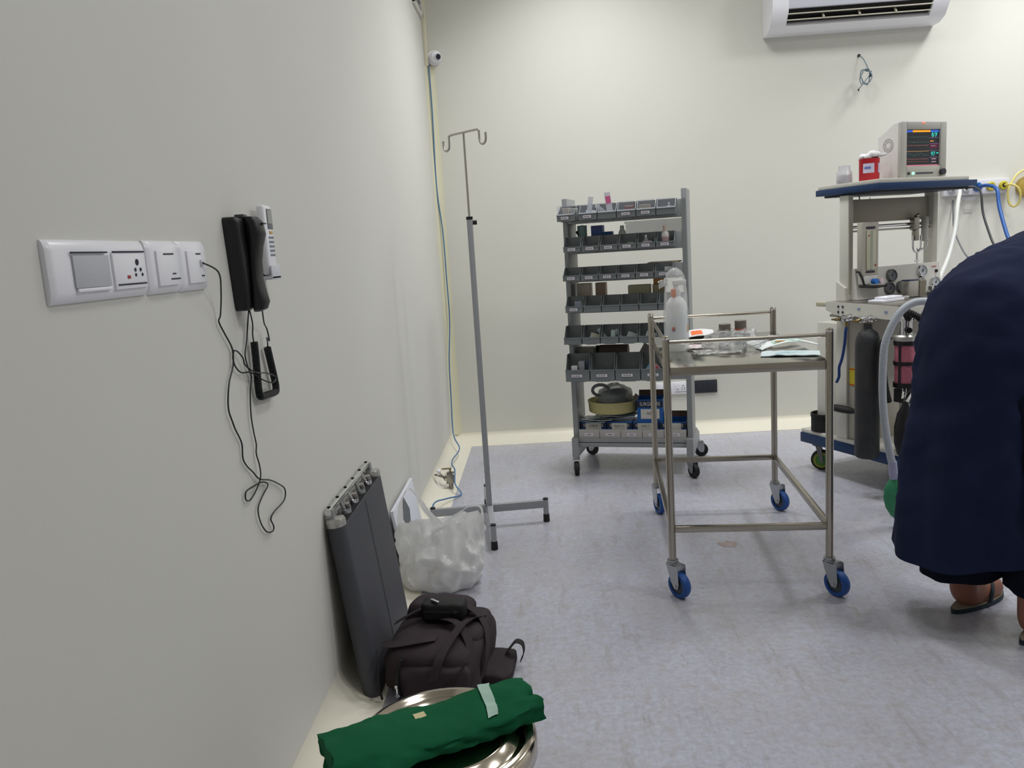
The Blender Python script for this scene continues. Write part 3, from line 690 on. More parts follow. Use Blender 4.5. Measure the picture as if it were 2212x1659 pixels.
def bottle(name, label, loc, r, h, mb, mc, cap=.2, lab=None):
    t = thing(name, label, 'bottle', loc)
    hb = h*(1-cap)
    MB().lathe([(0, 0), (r*.92, 0), (r, .003), (r, hb*.78), (r*.85, hb*.9), (r*.5, hb), (0, hb)], n=20).build('body', mb, t)
    MB().lathe([(0, hb-.001), (r*.55, hb-.001), (r*.55, h*.97), (r*.45, h), (0, h)], n=18).build('cap', mc, t)
    if lab: MB().lathe([(r+.0003, hb*.2), (r+.0008, hb*.2), (r+.0008, hb*.62), (r+.0003, hb*.62)], n=20, closed=True).build('paper_band', lab, t)
    return t
carton('small_carton', 'upright beige carton in the leftmost top bin of the rack', inbin(0, 0, -.018), (.036, .04, .062), (186, 178, 162), -.1)
carton('small_carton', 'greyish white carton beside the beige carton in leftmost top bin', inbin(0, 0, .022), (.034, .04, .058), (190, 188, 188), -.1)
packet('tall_packet', 'white paper packet sticking up from second bin in the top row', inbin(0, 1, -.005), .025, .11, (228, 230, 236), (0, .15, RA))
packet('flat_packet', 'pale crumpled packet lying in second bin of the top row', inbin(0, 1, .01, -.07), .06, .05, (206, 214, 216), (-.5, .1, RA), seed=3)
packet('tall_packet', 'white packet with pink print standing tall in third top bin', inbin(0, 2, .012), .03, .125, (230, 226, 232), (0, -.12, RA), ((226, 110, 160), .55, .85))
packet('flat_packet', 'white strip packet leaning across the third bin of the top row', inbin(0, 2, .0, -.06, .012), .02, .085, (224, 222, 224), (0, -.8, RA), seed=5)
carton('small_carton', 'red-brown carton inside fourth bin of the top row', inbin(0, 3, .012), (.042, .05, .052), (150, 70, 52), 0, ((210, 190, 180), .92, .1))
carton('small_carton', 'plain beige carton inside fifth bin of the top row', inbin(0, 4, -.008), (.05, .05, .05), (184, 172, 150))
GLASSM = mat('vial_glass', (225, 232, 235), .05, trans=.7, ior=1.4)
SILVCAP = mat('vial_cap', (205, 205, 210), .25, .8)
bottle('glass_vial', 'small glass vial with silver cap in rightmost bin of the top row', inbin(0, 5, .012), .013, .05, GLASSM, SILVCAP)
packet('flat_packet', 'small pale packet lying in fourth bin of the second row', inbin(1, 3, .012, -.05, .012), .03, .02, (190, 192, 170), (0, 0, RA))
bottle('glass_vial', 'small glass vial with pale cap in fifth bin of the second row', inbin(1, 4, -.006, -.045), .011, .058, GLASSM, SILVCAP)
packet('flat_packet', 'pinkish white packet in front of the vial in the fifth bin of second row', inbin(1, 4, .002, -.075, .008), .045, .026, (196, 184, 184), (-.3, 0, RA))
bottle('plastic_bottle', 'white plastic bottle with orange-edged label in rightmost bin of second row', inbin(1, 5, -.004, -.05), .0185, .098, mat('bottle_white', (212, 208, 206), .4), mat('cap_cream', (188, 172, 160), .5), .28, mat('bottle_label', (178, 150, 150), .5))
packet('white_card', 'white card standing in rightmost bin of the third row', inbin(2, 5, .018, -.04), .036, .042, (222, 222, 222), (0, 0, RA), curl=0)
packet('flat_packet', 'blue-white packet standing in leftmost bin of the fourth row', inbin(3, 0, .012, -.05), .036, .05, (158, 166, 186), (0, 0, RA), curl=.05)
PK = [(4, 1, 'pale packet lying in second bin of the fifth row', (186, 186, 170)), (4, 3, 'grey white packet in the fourth bin of fifth row', (176, 182, 184)), (4, 4, 'pale packet in the fifth bin of the fifth row', (190, 196, 198)), (4, 5, 'teal-white packet standing in rightmost bin of fifth row', (150, 172, 176))]
for r, i, lb, rgb in PK: packet('flat_packet', lb, inbin(r, i, .005, -.06, .01), .05, .042 if i < 5 else .075, rgb, (-.4, .3 if i < 5 else 0., RA), seed=i)
for k in range(4):
    packet('syringe_packet', 'clear-backed syringe packet in third bin of the fifth row, %s' % ['leaning left', 'leaning right', 'upright at the back', 'lying low in front'][k], inbin(4, 2, -.02+.014*k, -.03-.014*k, .006), .02, .082-.012*k, (176, 196, 194), (-.2, [-.7, .6, .05, .9][k], RA), seed=k, m=mat('sleeve_teal_white', (176, 196, 194), .25))
carton('small_carton', 'small white box at front of the leftmost bottom-row bin', inbin(5, 0, -.02, -.07), (.03, .03, .075), (206, 204, 208), .1)
carton('small_carton', 'grey box standing behind the white box in the leftmost bottom-row bin', inbin(5, 0, .015, -.045), (.03, .04, .095), (152, 156, 164))
packet('flat_packet', 'dark blue packet at right side of leftmost bottom-row bin', inbin(5, 0, .045, -.05), .03, .10, (60, 70, 96), (0, .1, RA))
packet('flat_packet', 'light blue packet in the rightmost bottom-row bin', inbin(5, 3, -.03, -.06, .03), .05, .05, (120, 170, 200), (-.4, .6, RA))
packet('flat_packet', 'red and white packet in the rightmost bottom-row bin', inbin(5, 3, .015, -.06, .03), .06, .045, (196, 150, 160), (-.4, -.8, RA), ((190, 70, 90), .3, .7))
# on the ledges behind
def ledge(r, x, y=.11): return RK(x, y, ROWS[r][0]-.0055)
t = thing('plastic_roll', 'teal translucent roll standing behind left end of the second row', 'roll', ledge(1, .085, .1))
MB().lathe([(.010, 0), (.024, 0), (.025, .002), (.025, .138), (.010, .138)], n=20, closed=True).build('wound_film', mat('teal_film', (160, 190, 188), .35), t); MB().cyl((0, 0, 0), (0, 0, .14), .0095, n=12).build('core', mat('core_grey', (150, 146, 138), .6), t)
t = thing('marker_pen', 'orange and white pen leaning behind the second row of bins', 'pen', ledge(1, .135, .09), rot=(0, -.62, RA))
MB().cyl((0, 0, .003), (0, 0, .08), .0055, n=12).build('barrel', mat('pen_orange', (204, 106, 48), .4), t); MB().cyl((0, 0, .08), (0, 0, .105), .0065, n=12).build('collar', WHITE, t); MB().cyl((0, 0, .105), (0, 0, .135), .009, .007, n=12).build('cap', mat('pen_brown', (96, 90, 82), .5), t)
carton('blue_box', 'purple-blue box standing behind the second row of bins', ledge(1, .165, .11), (.06, .06, .133), (100, 110, 164), 0, ((70, 110, 180), .75, .12))
carton('flat_blue_box', 'flat blue box lying beside the purple-blue box behind second row', ledge(1, .222, .09), (.05, .05, .098), (42, 96, 150))
bottle('plastic_bottle', 'small clear bottle left of the plastic box behind second row', ledge(1, .292, .11), .02, .125, mat('bottle_milky', (214, 220, 218), .3, trans=.4), mat('cap_milky', (226, 228, 226), .4), .15)
t = thing('clear_box', 'long clear plastic box standing behind the second row of bins', 'box', ledge(1, .455, .12), RA)
CLEARB = mat('clear_box_plastic', (240, 248, 252), .12, alpha=.42)
MB().bb(-.14, .14, -.05, .05, 0, .128, .004).build('tub', CLEARB, t); MB().bb(-.144, .144, -.054, .054, .129, .142, .003).build('lid', CLEARB, t)
t = thing('paper_folder', 'yellow-brown folder lying on top of right end of the third row', 'folder', RK(.505, .075, 1.0905), RA)
MB().bb(-.08, .08, -.06, .10, 0, .004, .001).build('cover', mat('folder_tan', (160, 146, 84), .6), t); MB().bb(-.078, .078, -.056, .098, .0042, .006).build('papers', mat('paper_cream', (206, 200, 176), .7), t)
carton('beige_carton', 'square beige carton behind left end of the fourth row', ledge(3, .082, .11), (.07, .07, .142), (226, 216, 198))
carton('brown_carton', 'brown carton with red left edge behind the fourth row', ledge(3, .170, .11), (.052, .06, .142), (176, 154, 136))
carton('olive_carton', 'wide olive-beige carton behind the middle of fourth row', ledge(3, .373, .10), (.112, .07, .122), (198, 190, 160))
carton('olive_carton', 'narrow olive carton right of the wide one behind fourth row', ledge(3, .472, .10), (.06, .07, .122), (190, 176, 144))
carton('orange_carton', 'orange-brown carton on top of the narrow olive carton', RK(.472, .10, ROWS[3][0]-.0045+.123), (.05, .05, .032), (206, 152, 84))
t = thing('paper_roll', 'brown paper roll lying behind the bottom row of large bins', 'roll', ledge(5, .21, .11), RA)
MB().cyl((-.06, 0, .130), (.09, 0, .130), .038, n=22).build('wrap', mat('kraft', (112, 98, 88), .7), t); MB().cyl((-.08, 0, .130), (-.06, 0, .130), .036, n=22).build('black_end', BLACKR, t); MB().bb(-.06, .08, -.035, .035, 0, .094, .003).build('carton_base', mat('kraft', (112, 98, 88), .7), t)
carton('paper_stack', 'stack of white papers at left behind the bottom row of bins', ledge(5, .075, .12), (.09, .1, .155), (196, 190, 180))
for k, (x, rgb, nm) in enumerate(((.335, (186, 182, 180), 'grey-white sleeve'), (.385, (150, 172, 186), 'blue-white sleeve'))):
    packet('flat_packet', '%s sticking up behind the bottom row of bins' % nm, ledge(5, x, .06+.03*k), .08, .185, rgb, (-.35, .5, RA), seed=k+9)

# bottom of the rack: clear trays, glove boxes, basin and wrapped tubing
ACR = film('tray_acrylic', (228, 224, 219), .75, .12, (8, .25))
for k in range(5):
    x0 = .036+k*.1128
    t = thing('clear_tray', 'clear plastic tray with name card, %s on bottom deck of rack' % ['leftmost', 'second from left', 'middle', 'fourth from left', 'rightmost'][k], 'tray', RK(x0, 0, .176), RA, 'clear trays on the bottom deck')
    MB().bb(0, .110, -.006, -.003, 0, .064).bb(0, .110, .027, .029, 0, .055).bb(0, .110, -.003, .027, 0, .002).bb(0, .002, -.003, .027, .002, .05).bb(.108, .110, -.003, .027, .002, .05).build('tray', ACR, t)
    c = MB().box((.055, -.0068, .037), (.046, .0012, .014)).build('name_card', LABEL, t)
    MB().box((.055, -.0076, .037), (.024, .0006, .004)).build('print', INK, c)
GB_BLUE = mat('glove_box_blue', (28, 92, 166), .45); GB_DARK = mat('glove_box_navy', (24, 34, 56), .45); TXT_W = mat('box_text_white', (214, 214, 214), .5); CARDW = mat('label_paper', (206, 204, 196), .6); KRAFT_D = mat('card_inside', (98, 78, 66), .75)
def glove_box(label, x, y, z, d, size, rz=0., open_top=False, upper=False):
    t = thing('glove_box', label, 'box', RK(x, y, z), RA+rz, 'surgical glove boxes on the rack')
    w, dp, h = d
    b = MB()
    if open_top:
        tt = .002
        b.bb(-w/2, w/2, -dp/2, dp/2, 0, tt).bb(-w/2, w/2, -dp/2, -dp/2+tt, tt, h).bb(-w/2, w/2, dp/2-tt, dp/2, tt, h).bb(-w/2, -w/2+tt, -dp/2+tt, dp/2-tt, tt, h).bb(w/2-tt, w/2, -dp/2+tt, dp/2-tt, tt, h)
    else: b.box((0, 0, h/2), d, None, .0015, 1)
    b.build('carton', GB_BLUE, t)
    bz = h*.80; bh = h*.30
    bn = MB().box((0, -dp/2-.0006, bz), (w*.985, .0012, bh)).build('navy_band', GB_DARK, t)
    text('lettering', 'SURGICARE', bh*.82, TXT_W, bn, (0, -dp/2-.0014, bz), FRONT, .0002, sx=w*.9/(bh*.82*5.9))
    lz, lh, lw = (.36, .44, .72) if upper else (.76, .36, .62)
    lb = MB().box((0, -dp/2-.0022, h*lz), (w*lw, .0012, h*lh)).build('paper_label', CARDW, t)
    if size: text('lettering', size, h*.17, INKD, lb, (0, -dp/2-.0030, h*(lz+.02)), FRONT, .0002)
    if open_top:
        MB().grid(lambda u, v: (w*(u-.5), dp/2+.012*v, h+.03*v), 3, 2, .0015).build('back_flap', KRAFT_D, t, label='brown inside of the open back flap')
        MB().grid(lambda u, v: (-w/2-.018*v, dp*(u-.5), h+.014*v), 3, 2, .0015).build('side_flap', KRAFT_D, t)
    return t
glove_box('blue glove box marked SIZE 8, leftmost in the row behind the clear trays', .108, .105, .176, (.136, .14, .095), 'SIZE 8')
glove_box('blue glove box marked SIZE 7.5, second in the row behind the clear trays', .248, .105, .176, (.132, .14, .095), 'SIZE 7.5')
glove_box('blue glove box marked SIZE 7, under the upright open glove box', .386, .105, .176, (.134, .14, .095), 'SIZE 7')
g4 = glove_box('blue glove box with brown open flaps, rightmost in the row behind the trays', .528, .105, .176, (.134, .14, .095), '', open_top=True)
glove_box('upright blue glove box with open flap stacked on the row of boxes', .409, .10, .2715, (.134, .12, .118), 'SIZE', .04, open_top=True, upper=True)
for k, (x, dx, rgb, nm) in enumerate(((.10, .10, (150, 164, 168), 'grey-blue glove sleeve, lowest on the left boxes'), (.13, .12, (196, 200, 200), 'white glove sleeve with curled edge, on left boxes'), (.19, .12, (110, 132, 142), 'dark teal glove sleeve across the two left boxes'), (.24, .13, (190, 196, 198), 'white glove sleeve under the yellow basin'), (.27, .11, (84, 112, 126), 'blue-green glove sleeve at right under the basin'))):
    t = thing('glove_sleeve', nm, 'packet', RK(x, .08+.006*k, .2715+.0085*k), RA+.1*(k-2), 'loose glove sleeves on the boxes')
    MB().grid(lambda u, v: (.17*(u-.5), .12*(v-.5), .0035+.003*math.sin(u*7+k)*math.cos(v*3+k)), 12, 6, .003).build('sleeve', mat('sleeve_%d' % k, rgb, .35, var=(30, (90, 100, 110), .5)), t)
    MB().grid(lambda u, v: (.17*(.2+.5*u-.5), .12*(.1+.3*v-.5), .0042+.003*math.sin((.2+.5*u)*7+k)*math.cos((.1+.3*v)*3+k)), 8, 3, .0006).build('print_patch', mat('sleeve_print', (70, 92, 110), .4), t)
bs = thing('yellow_basin', 'pale yellow shallow basin resting on the glove sleeves', 'basin', RK(.205, .12, .3175), RA)
MB().lathe([(0, 0), (.124, 0), (.130, .004), (.133, .052), (.136, .056), (.132, .058), (.128, .054), (.122, .004), (0, .004)], n=40).build('bowl', mat('basin_yellow', (178, 168, 114), .5), bs)
MB().lathe([(.128, .056), (.136, .056), (.136, .062), (.128, .062)], n=40, closed=True).build('rim', mat('basin_yellow', (178, 168, 114), .5), bs)
wt = thing('wrapped_tubing', 'coil of dark tubing wrapped in clear plastic lying in the yellow basin', 'tubing', RK(.215, .12, .3225), RA)
pts = []
for i in range(150):
    a = i*2*PI/26; rr = .078+.010*math.sin(i*.31)-.02*(i/150)
    pts.append(Vector((rr*math.cos(a)*1.05, rr*math.sin(a)*.9, .012+.085*(i/150)+.012*math.sin(a+.6))))
MB().tube(smooth_path(pts, 2), .0085, 7).build('tube_coil', mat('tube_smoke', (96, 104, 104), .2), wt)
def wrapf(u, v):
    a = 2*PI*u; t_ = PI*.5*v; n_ = noise.noise(Vector((math.cos(a)*2, math.sin(a)*2, v*5)))
    rr = (.105+.014*n_)*math.cos(t_*.96)+.004
    return (rr*math.cos(a), rr*math.sin(a)*.92, .006+.135*math.sin(t_)+.010*n_)
MB().grid(wrapf, 40, 14).build('plastic_wrap', film('wrap_film', (178, 184, 182), .4, .1, (30, .8), .7), wt)
pts2 = [Vector((-.075+.045*math.cos(a), .0, .105+.03*math.sin(a))) for a in [2*PI*i/14 for i in range(15)]]
MB().tube(pts2, .009, 8).build('tube_loop', mat('tube_grey', (140, 142, 144), .25), wt)

# ------------------------------------------------------------------ steel trolley
TO = Vector((.6855, 3.08, 0)); TA = R_(-4.5)
trl = thing('steel_trolley', 'stainless steel instrument trolley with guard rail and blue wheels', 'trolley', TO, TA)
HX, HY = .2575, .4455
def TK(x, y, z): return TO+Matrix.Rotation(TA, 3, 'Z') @ Vector((x, y, z))
for sx, sy in ((-1, -1), (1, -1), (1, 1), (-1, 1)):
    b = MB().cyl((sx*HX, sy*HY, .125), (sx*HX, sy*HY, .884), .0125, n=18)
    b.lathe([(.0125, .884), (.0125, .887), (.009, .893), (0, .895)], (sx*HX, sy*HY, 0), n=18)
    pst = b.build('post', STEEL, trl)
    MB().lathe([(.0128, .881), (.0135, .882), (.0135, .885), (.0128, .886)], (sx*HX, sy*HY, 0), n=18, closed=True).build('cap_ring', CHROME, pst)
for a, b_ in (((-HX, -HY), (HX, -HY)), ((-HX, -HY), (-HX, HY)), ((-HX, HY), (HX, HY))):
    MB().cyl((a[0], a[1], .872), (b_[0], b_[1], .872), .0065, n=12).build('guard_rail', STEEL, trl)
tt = MB().bb(-HX, HX, -HY, HY, .786, .789, .0008)
tt.build('tray_top', mat('tray_steel', (186, 184, 176), .12, 1., var=(6, (172, 168, 158), .5)), trl)
for x0, x1, y0, y1 in ((-HX+.012, HX-.012, -HY-.001, -HY+.002), (-HX+.012, HX-.012, HY-.002, HY+.001), (-HX-.001, -HX+.002, -HY+.012, HY-.012), (HX-.002, HX+.001, -HY+.012, HY-.012)):
    MB().bb(x0, x1, y0, y1, .760, .7885, .0008).build('apron', STEEL, trl)
for x0, x1, y0, y1 in ((-HX+.01, HX-.01, -HY-.009, -HY+.009), (-HX+.01, HX-.01, HY-.009, HY+.009), (-HX-.009, -HX+.009, -HY+.01, HY-.01), (HX-.009, HX+.009, -HY+.01, HY-.01)):
    MB().bb(x0, x1, y0, y1, .224, .246, .0015).build('stretcher', STEEL, trl)
TYRE = mat('tyre_blue', (28, 76, 146), .5); HUBG = mat('hub_charcoal', (62, 68, 76), .5)
for sx, sy, rz in ((-1, -1, -1.0), (1, -1, -1.02), (1, 1, -1.05), (-1, 1, -1.3)):
    caster(trl, sx*HX, sy*HY, rz-TA, .128, .045, .027, .030, ZINC, TYRE, HUBG, 'trolley')

ZT = .7892
wbt = thing('wrapped_bottle', 'tall white spray bottle wrapped in clear plastic on steel trolley', 'bottle', (.497, 3.06, ZT))
BW = mat('bottle_pale', (252, 254, 255), .35)
MB().lathe([(0, 0), (.036, 0), (.0385, .004), (.0385, .165), (.0365, .180), (.026, .196), (.016, .203), (.016, .206), (0, .206)], n=28).build('bottle_body', BW, wbt)
MB().lathe([(0, .206), (.017, .206), (.017, .226), (.010, .230), (.008, .262), (0, .262)], n=20).box((.012, -.004, .255), (.05, .018, .02), None, .004).build('spray_head', mat('spray_white', (228, 226, 226), .35), wbt)
MB().box((-.012, -.018, .218), (.018, .012, .03), None, .004).build('trigger', mat('trigger_orange', (226, 128, 84), .4), wbt, label='orange trigger')
MB().lathe([(.0388, .03), (.0392, .03), (.0392, .135), (.0388, .135)], n=28, closed=True).build('paper_label', mat('bottle_label_pale', (242, 248, 252), .5), wbt)
MB().cyl((-.018, -.0365, .088), (-.0185, -.0405, .088), .006, n=14).build('orange_mark', mat('mark_orange', (214, 100, 60), .5), wbt)
MB().box((-.0175, -.0365, .082), (.010, .006, .007)).build('blue_mark', mat('mark_blue', (70, 60, 130), .5), wbt)
MB().box((.038, -.010, .085), (.006, .012, .03), None, .002).build('amber_mark', mat('mark_amber', (220, 170, 90), .5), wbt)
def wrapb(u, v):
    a = 2*PI*u; z = .31*v
    r0 = .046 if v < .5 else .046-.012*(v-.5)/.5
    if v > .86: r0 *= max(.18, math.sqrt(max(0, 1-((v-.86)/.145)**2)))
    n_ = noise.noise(Vector((math.cos(a)*1.6, math.sin(a)*1.6, v*6)))
    return ((r0+.0035*n_)*math.cos(a)-.004*v+.006*max(0, v-.6), (r0+.0035*n_)*math.sin(a), z)
MB().grid(wrapb, 30, 30).build('plastic_wrap', film('bottle_wrap', (252, 254, 255), .2, .12, (45, .7), .45), wbt)
MB().grid(lambda u, v: (-.03-.035*v, -.01+.03*(u-.5)*(1-.3*v)+.006*math.sin(9*v+5*u), .262-.012*v+.014*math.sin(6*u+3*v)), 8, 8).build('wrap_tail', film('bottle_wrap2', (232, 236, 240), .3, .1, (60, 1.), .85), wbt)

t = thing('sachet', 'white sachet with an orange square near the far edge of the trolley top', 'packet', (.655, 3.43, ZT), -.1)
MB().grid(lambda u, v: (.11*(u-.5), .10*(v-.5), .010+.006*math.sin(PI*u)+.016*v), 8, 6, .003).build('sleeve', mat('sachet_white', (226, 224, 226), .4), t)
MB().grid(lambda u, v: (.11*(.14+.42*u-.5), .10*(.15+.6*v-.5), .0106+.006*math.sin(PI*(.14+.42*u))+.016*(.15+.6*v)), 6, 4, .0005).build('orange_patch', mat('sachet_orange', (236, 112, 52), .45), t)
MB().box((0, .01, .004), (.09, .06, .008), None, .002).build('painted_shadow', mat('sachet_shadow', (60, 56, 54), .6), t)  # dark slab paints the shadow beneath the raised sachet
CAPM = mat('cap_taupe', (122, 116, 106), .4, .3)
for k, (x, y, h, nm) in enumerate(((.672, 3.05, .092, 'shorter clear glass bottle with taupe cap in the plastic bag on the trolley'), (.733, 3.06, .101, 'taller clear glass bottle with taupe cap in the plastic bag on the trolley'))):
    t = thing('glass_bottle', nm, 'bottle', (x, y, ZT))
    MB().lathe([(0, 0), (.022, 0), (.0235, .003), (.0235, h*.52), (.019, h*.62), (.019, h*.68), (0, h*.68)], n=24).build('body', mat('bottle_glass', (214, 220, 222), .05, trans=.85, ior=1.35), t)
    MB().lathe([(0, h*.66), (.0215, h*.66), (.0215, h*.99), (.020, h), (0, h)], n=24).build('cap', CAPM, t)
    MB().lathe([(.0218, h*.64), (.0225, h*.64), (.0225, h*.70), (.0218, h*.70)], n=24, closed=True).build('cap_ring', mat('cap_grey_ring', (160, 156, 150), .3, .7) if k == 0 else mat('cap_orange_ring', (206, 104, 74), .4), t)
def bagf(u, v):
    a = 2*PI*u; n_ = noise.noise(Vector((math.cos(a)*2.2, math.sin(a)*2.2, v*4)))
    n2 = noise.noise(Vector((math.cos(a)*5, math.sin(a)*5, v*9+4)))
    r = (1+.20*n_+.09*n2)
    h = math.sin(PI*.5*v)
    return (.115*r*math.cos(a)*(1-.55*h**2), .085*r*math.sin(a)*(1-.55*h**2), .004+.068*h+.012*n_*h+.006*n2)
t = thing('plastic_bag', 'crumpled clear plastic bag around two glass bottles on the trolley', 'bag', (.700, 3.03, ZT))
MB().grid(bagf, 46, 16).build('film', film('bag_film', (250, 250, 252), .3, .08, (70, 1.), .9), t)
MB().grid(lambda u, v: (-.16+.16*u, -.05-.10*v, .004+.010*abs(noise.noise(Vector((u*5, v*5, 2))))), 14, 10).build('film_flap', film('bag_film2', (250, 250, 252), .3, .08, (60, 1.), .9), t)
for k, (x, y, a, w_, d_, rgb, nm, band) in enumerate((
    (.560, 3.12, .25, .12, .07, (236, 228, 232), 'pinkish clear-fronted packet left of the plastic bag on the trolley', (190, 120, 130)),
    (.565, 3.05, -.2, .13, .05, (244, 240, 242), 'white packet with brown print in front of the pinkish packet on the trolley', (150, 104, 84)),
    (.865, 3.10, .14, .19, .08, (240, 248, 246), 'white and green packet furthest back on the right of the trolley', (90, 180, 150)),
    (.875, 2.97, .04, .21, .10, (242, 250, 248), 'white and green packet on top of the right hand stack on the trolley', (70, 168, 134)),
    (.835, 2.79, -.30, .19, .11, (216, 232, 236), 'clear blue-green packet nearest the front right on the trolley', (120, 176, 180)))):
    t = thing('supply_packet', nm, 'packet', (x, y, ZT+(.004 if k == 1 else 0)), a, 'packets on the steel trolley')
    fn = lambda u, v, k=k, w_=w_, d_=d_: (w_*(u-.5), d_*(v-.5), .005+(.02 if k in (2, 3) else .003)*math.sin(PI*u)+.004*noise.noise(Vector((u*5, v*4, k)))+.006*u*(k in (2, 3)))
    MB().grid(fn, 14, 6, .003).build('sleeve', mat('supply_%d' % k, rgb, .25), t)
    MB().grid(lambda u, v, fn=fn: (lambda p: (p[0], p[1], p[2]+.0006))(fn(.25+.5*u, .25+.4*v)), 10, 3, .0005).build('print_patch', mat('supply_print_%d' % k, band, .4, var=(60, rgb, .9)), t)
    if k == 3: MB().box((-.03, -.02, .028), (.035, .012, .004), None, .001).build('amber_strip', mat('amber_strip', (196, 150, 80), .4), t)

# ------------------------------------------------------------------ anaesthesia machine (local x = width, -y = towards the room)
MO = Vector((1.28, 4.12, 0)); MA = R_(24)
def MK(x, y, z): return MO+Matrix.Rotation(MA, 3, 'Z') @ Vector((x, y, z))
am = thing('anaesthesia_machine', 'cream and blue anaesthesia machine with gauges, rail and top shelf', 'machine', MO, MA)
W_ = .62
PANEL = mat('panel_beige', (176, 172, 160), .45)
PANEL_L = mat('panel_pale', (206, 204, 198), .4)
MB().bb(0, W_, -.64, -.0, .142, .192, .004).build('base_band', BLUEB, am, label='blue base band')
MB().bb(.004, W_-.004, -.636, -.004, .192, .212, .004).build('base_plate', BEIGEP, am)
GRN = mat('hub_green', (70, 130, 50), .5); OLV = mat('tyre_olive_ring', (130, 140, 50), .5)
for k, (x, y, rz) in enumerate(((.05, -.06, -.42), (.57, -.06, .3), (.05, -.58, -.5), (.57, -.58, .2))):
    o = caster(am, x, y, rz-MA, .140, .052, .03, .026, mat('fork_dark', (112, 112, 112), .35, .8), BLACKR, GRN, 'machine', fw=.45)
    MB().lathe([(.028, -.0155), (.040, -.0155), (.040, .0155), (.028, .0155)], (.026, 0, .052), (0, 1, 0), 24, closed=True).build('rim_ring', OLV, o)
# lower cabinet column
MB().bb(.018, .60, -.385, -.27, .212, .80, .003).build('lower_cabinet', PANEL, am)
MB().bb(.004, .020, -.31, -.245, .212, .80, .003).build('side_post', BEIGEP, am)
MB().bb(.02, .60, -.27, -.10, .212, .76, .004).build('rear_cabinet', BEIGEP, am)
wl = MB().box((.0172, -.338, .515), (.0015, .045, .085)).build('warning_label', mat('label_yellow', (206, 190, 50), .5), am, label='yellow warning label')
for z in (.552, .478): MB().box((.016, -.338, z), (.0012, .045, .006)).build('red_edge', mat('label_red', (190, 80, 40), .5), wl)
# work table with apron
MB().bb(-.055, .62, -.66, -.245, .862, .872, .002).build('table_top', STEEL_B, am)
MB().prism([(-.245, .872), (-.245, .832), (-.30, .812), (-.66, .805), (-.66, .862)], .012, (-.060, 0, 0), ((0, 1, 0), (0, 0, 1), (1, 0, 0))).build('side_apron', BEIGEP, am)
MB().bb(-.05, .62, -.66, -.645, .80, .862, .002).build('front_apron', BEIGEP, am)
MB().bb(-.05, .60, -.60, -.26, .80, .812).build('table_underside', PANEL, am)
sc_ = MB()
for y in (-.325, -.352):
    for z in (.851, .826): sc_.cyl((-.0595, y, z), (-.0625, y, z), .0055, n=10)
sc_.build('screw_plugs', INKD, am)
MB().bb(-.055, -.03, -.262, -.175, .846, .866, .002).build('side_bar', mat('bar_cream', (188, 184, 160), .5), am)
for y, z in ((-.448, .845), (-.60, .838)): MB().box((-.0612, y, z), (.001, .016, .009)).build('blue_tag', mat('tag_blue', (130, 150, 186), .5), am)
# upper columns, back panel, rail
for x0 in (.016, .545):
    u = MB().bb(x0, x0+.030, -.305, -.25, .872, 1.352, .003).build('column', BEIGEP, am)
    MB().bb(x0+.004, x0+.026, -.3065, -.305, .90, 1.34).build('column_inlay', PANEL, u)
MB().bb(.046, .545, -.275, -.255, 1.225, 1.332, .002).build('crown_panel', mat('crown_beige', (166, 160, 146), .5), am)
MB().cyl((.046, -.285, 1.205), (.545, -.285, 1.205), .0075, n=14).build('rail', CHROME, am)
MB().cyl((.046, -.285, 1.187), (.545, -.285, 1.187), .0045, n=12).build('lower_rail', STEEL_B, am)
MB().prism([(-.30, .872), (-.245, .872), (-.245, .96), (-.30, .93)], .016, (.002, 0, 0), ((0, 1, 0), (0, 0, 1), (1, 0, 0))).build('column_gusset', BEIGEP, am)
# top shelf
MB().bb(.002, .590, -.500, -.112, 1.360, 1.388, .002).build('shelf_band', BLUEB, am, label='blue edge band of the top shelf')
MB().bb(.010, .55, -.490, -.118, 1.388, 1.407, .003).build('shelf_top', mat('shelf_cream', (200, 198, 188), .4), am)
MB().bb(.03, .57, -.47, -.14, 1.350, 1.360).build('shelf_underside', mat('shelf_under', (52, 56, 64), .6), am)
# gauge panel, tilted back
gp = MB().prism([(-.345, .874), (-.325, 1.016), (-.300, 1.016), (-.300, .874)], .53, (.035, 0, 0), ((0, 1, 0), (0, 0, 1), (1, 0, 0))).build('gauge_panel', PANEL_L, am)
nrm = Vector((0, -.142, .02)).normalized()
for gx, gz, k in ((.249, .972, 0), (.228, .913, 0), (.302, .914, 0), (.442, .980, 1), (.429, .922, 1), (.519, .920, 1)):
    gy = -.345+(gz-.874)*.02/.142
    c = Vector((gx, gy, gz))
    g = MB().lathe([(0, 0), (.0295, 0), (.0295, .012), (.027, .016), (.0245, .016), (.0235, .010), (0, .010)], c, nrm, 26).build('gauge', mat('gauge_rim_dark', (120, 122, 122), .35, .6) if k == 0 else CHROME, am)
    MB().lathe([(0, .0102), (.0232, .0102), (.0232, .0108), (0, .0108)], c, nrm, 24).build('dial', mat('dial_dark', (96, 98, 102), .4) if k == 0 else mat('dial_grey', (180, 188, 194), .4), g)
    nd = Vector((.4, 0, .6)).normalized()
    MB().cyl(c+nrm*.0112-nd*.006, c+nrm*.0112+nd*.016, .0012, n=6).cyl(c+nrm*.0108, c+nrm*.013, .004, n=10).build('needle', INKD, g)
MB().box((.528, -.3285, .998), (.03, .004, .003)).build('red_line', mat('red_line', (196, 90, 90), .5), gp)
MB().cyl((.538, -.328, .975), (.538, -.338, .975), .007, n=12).build('switch_knob', DARK, gp)
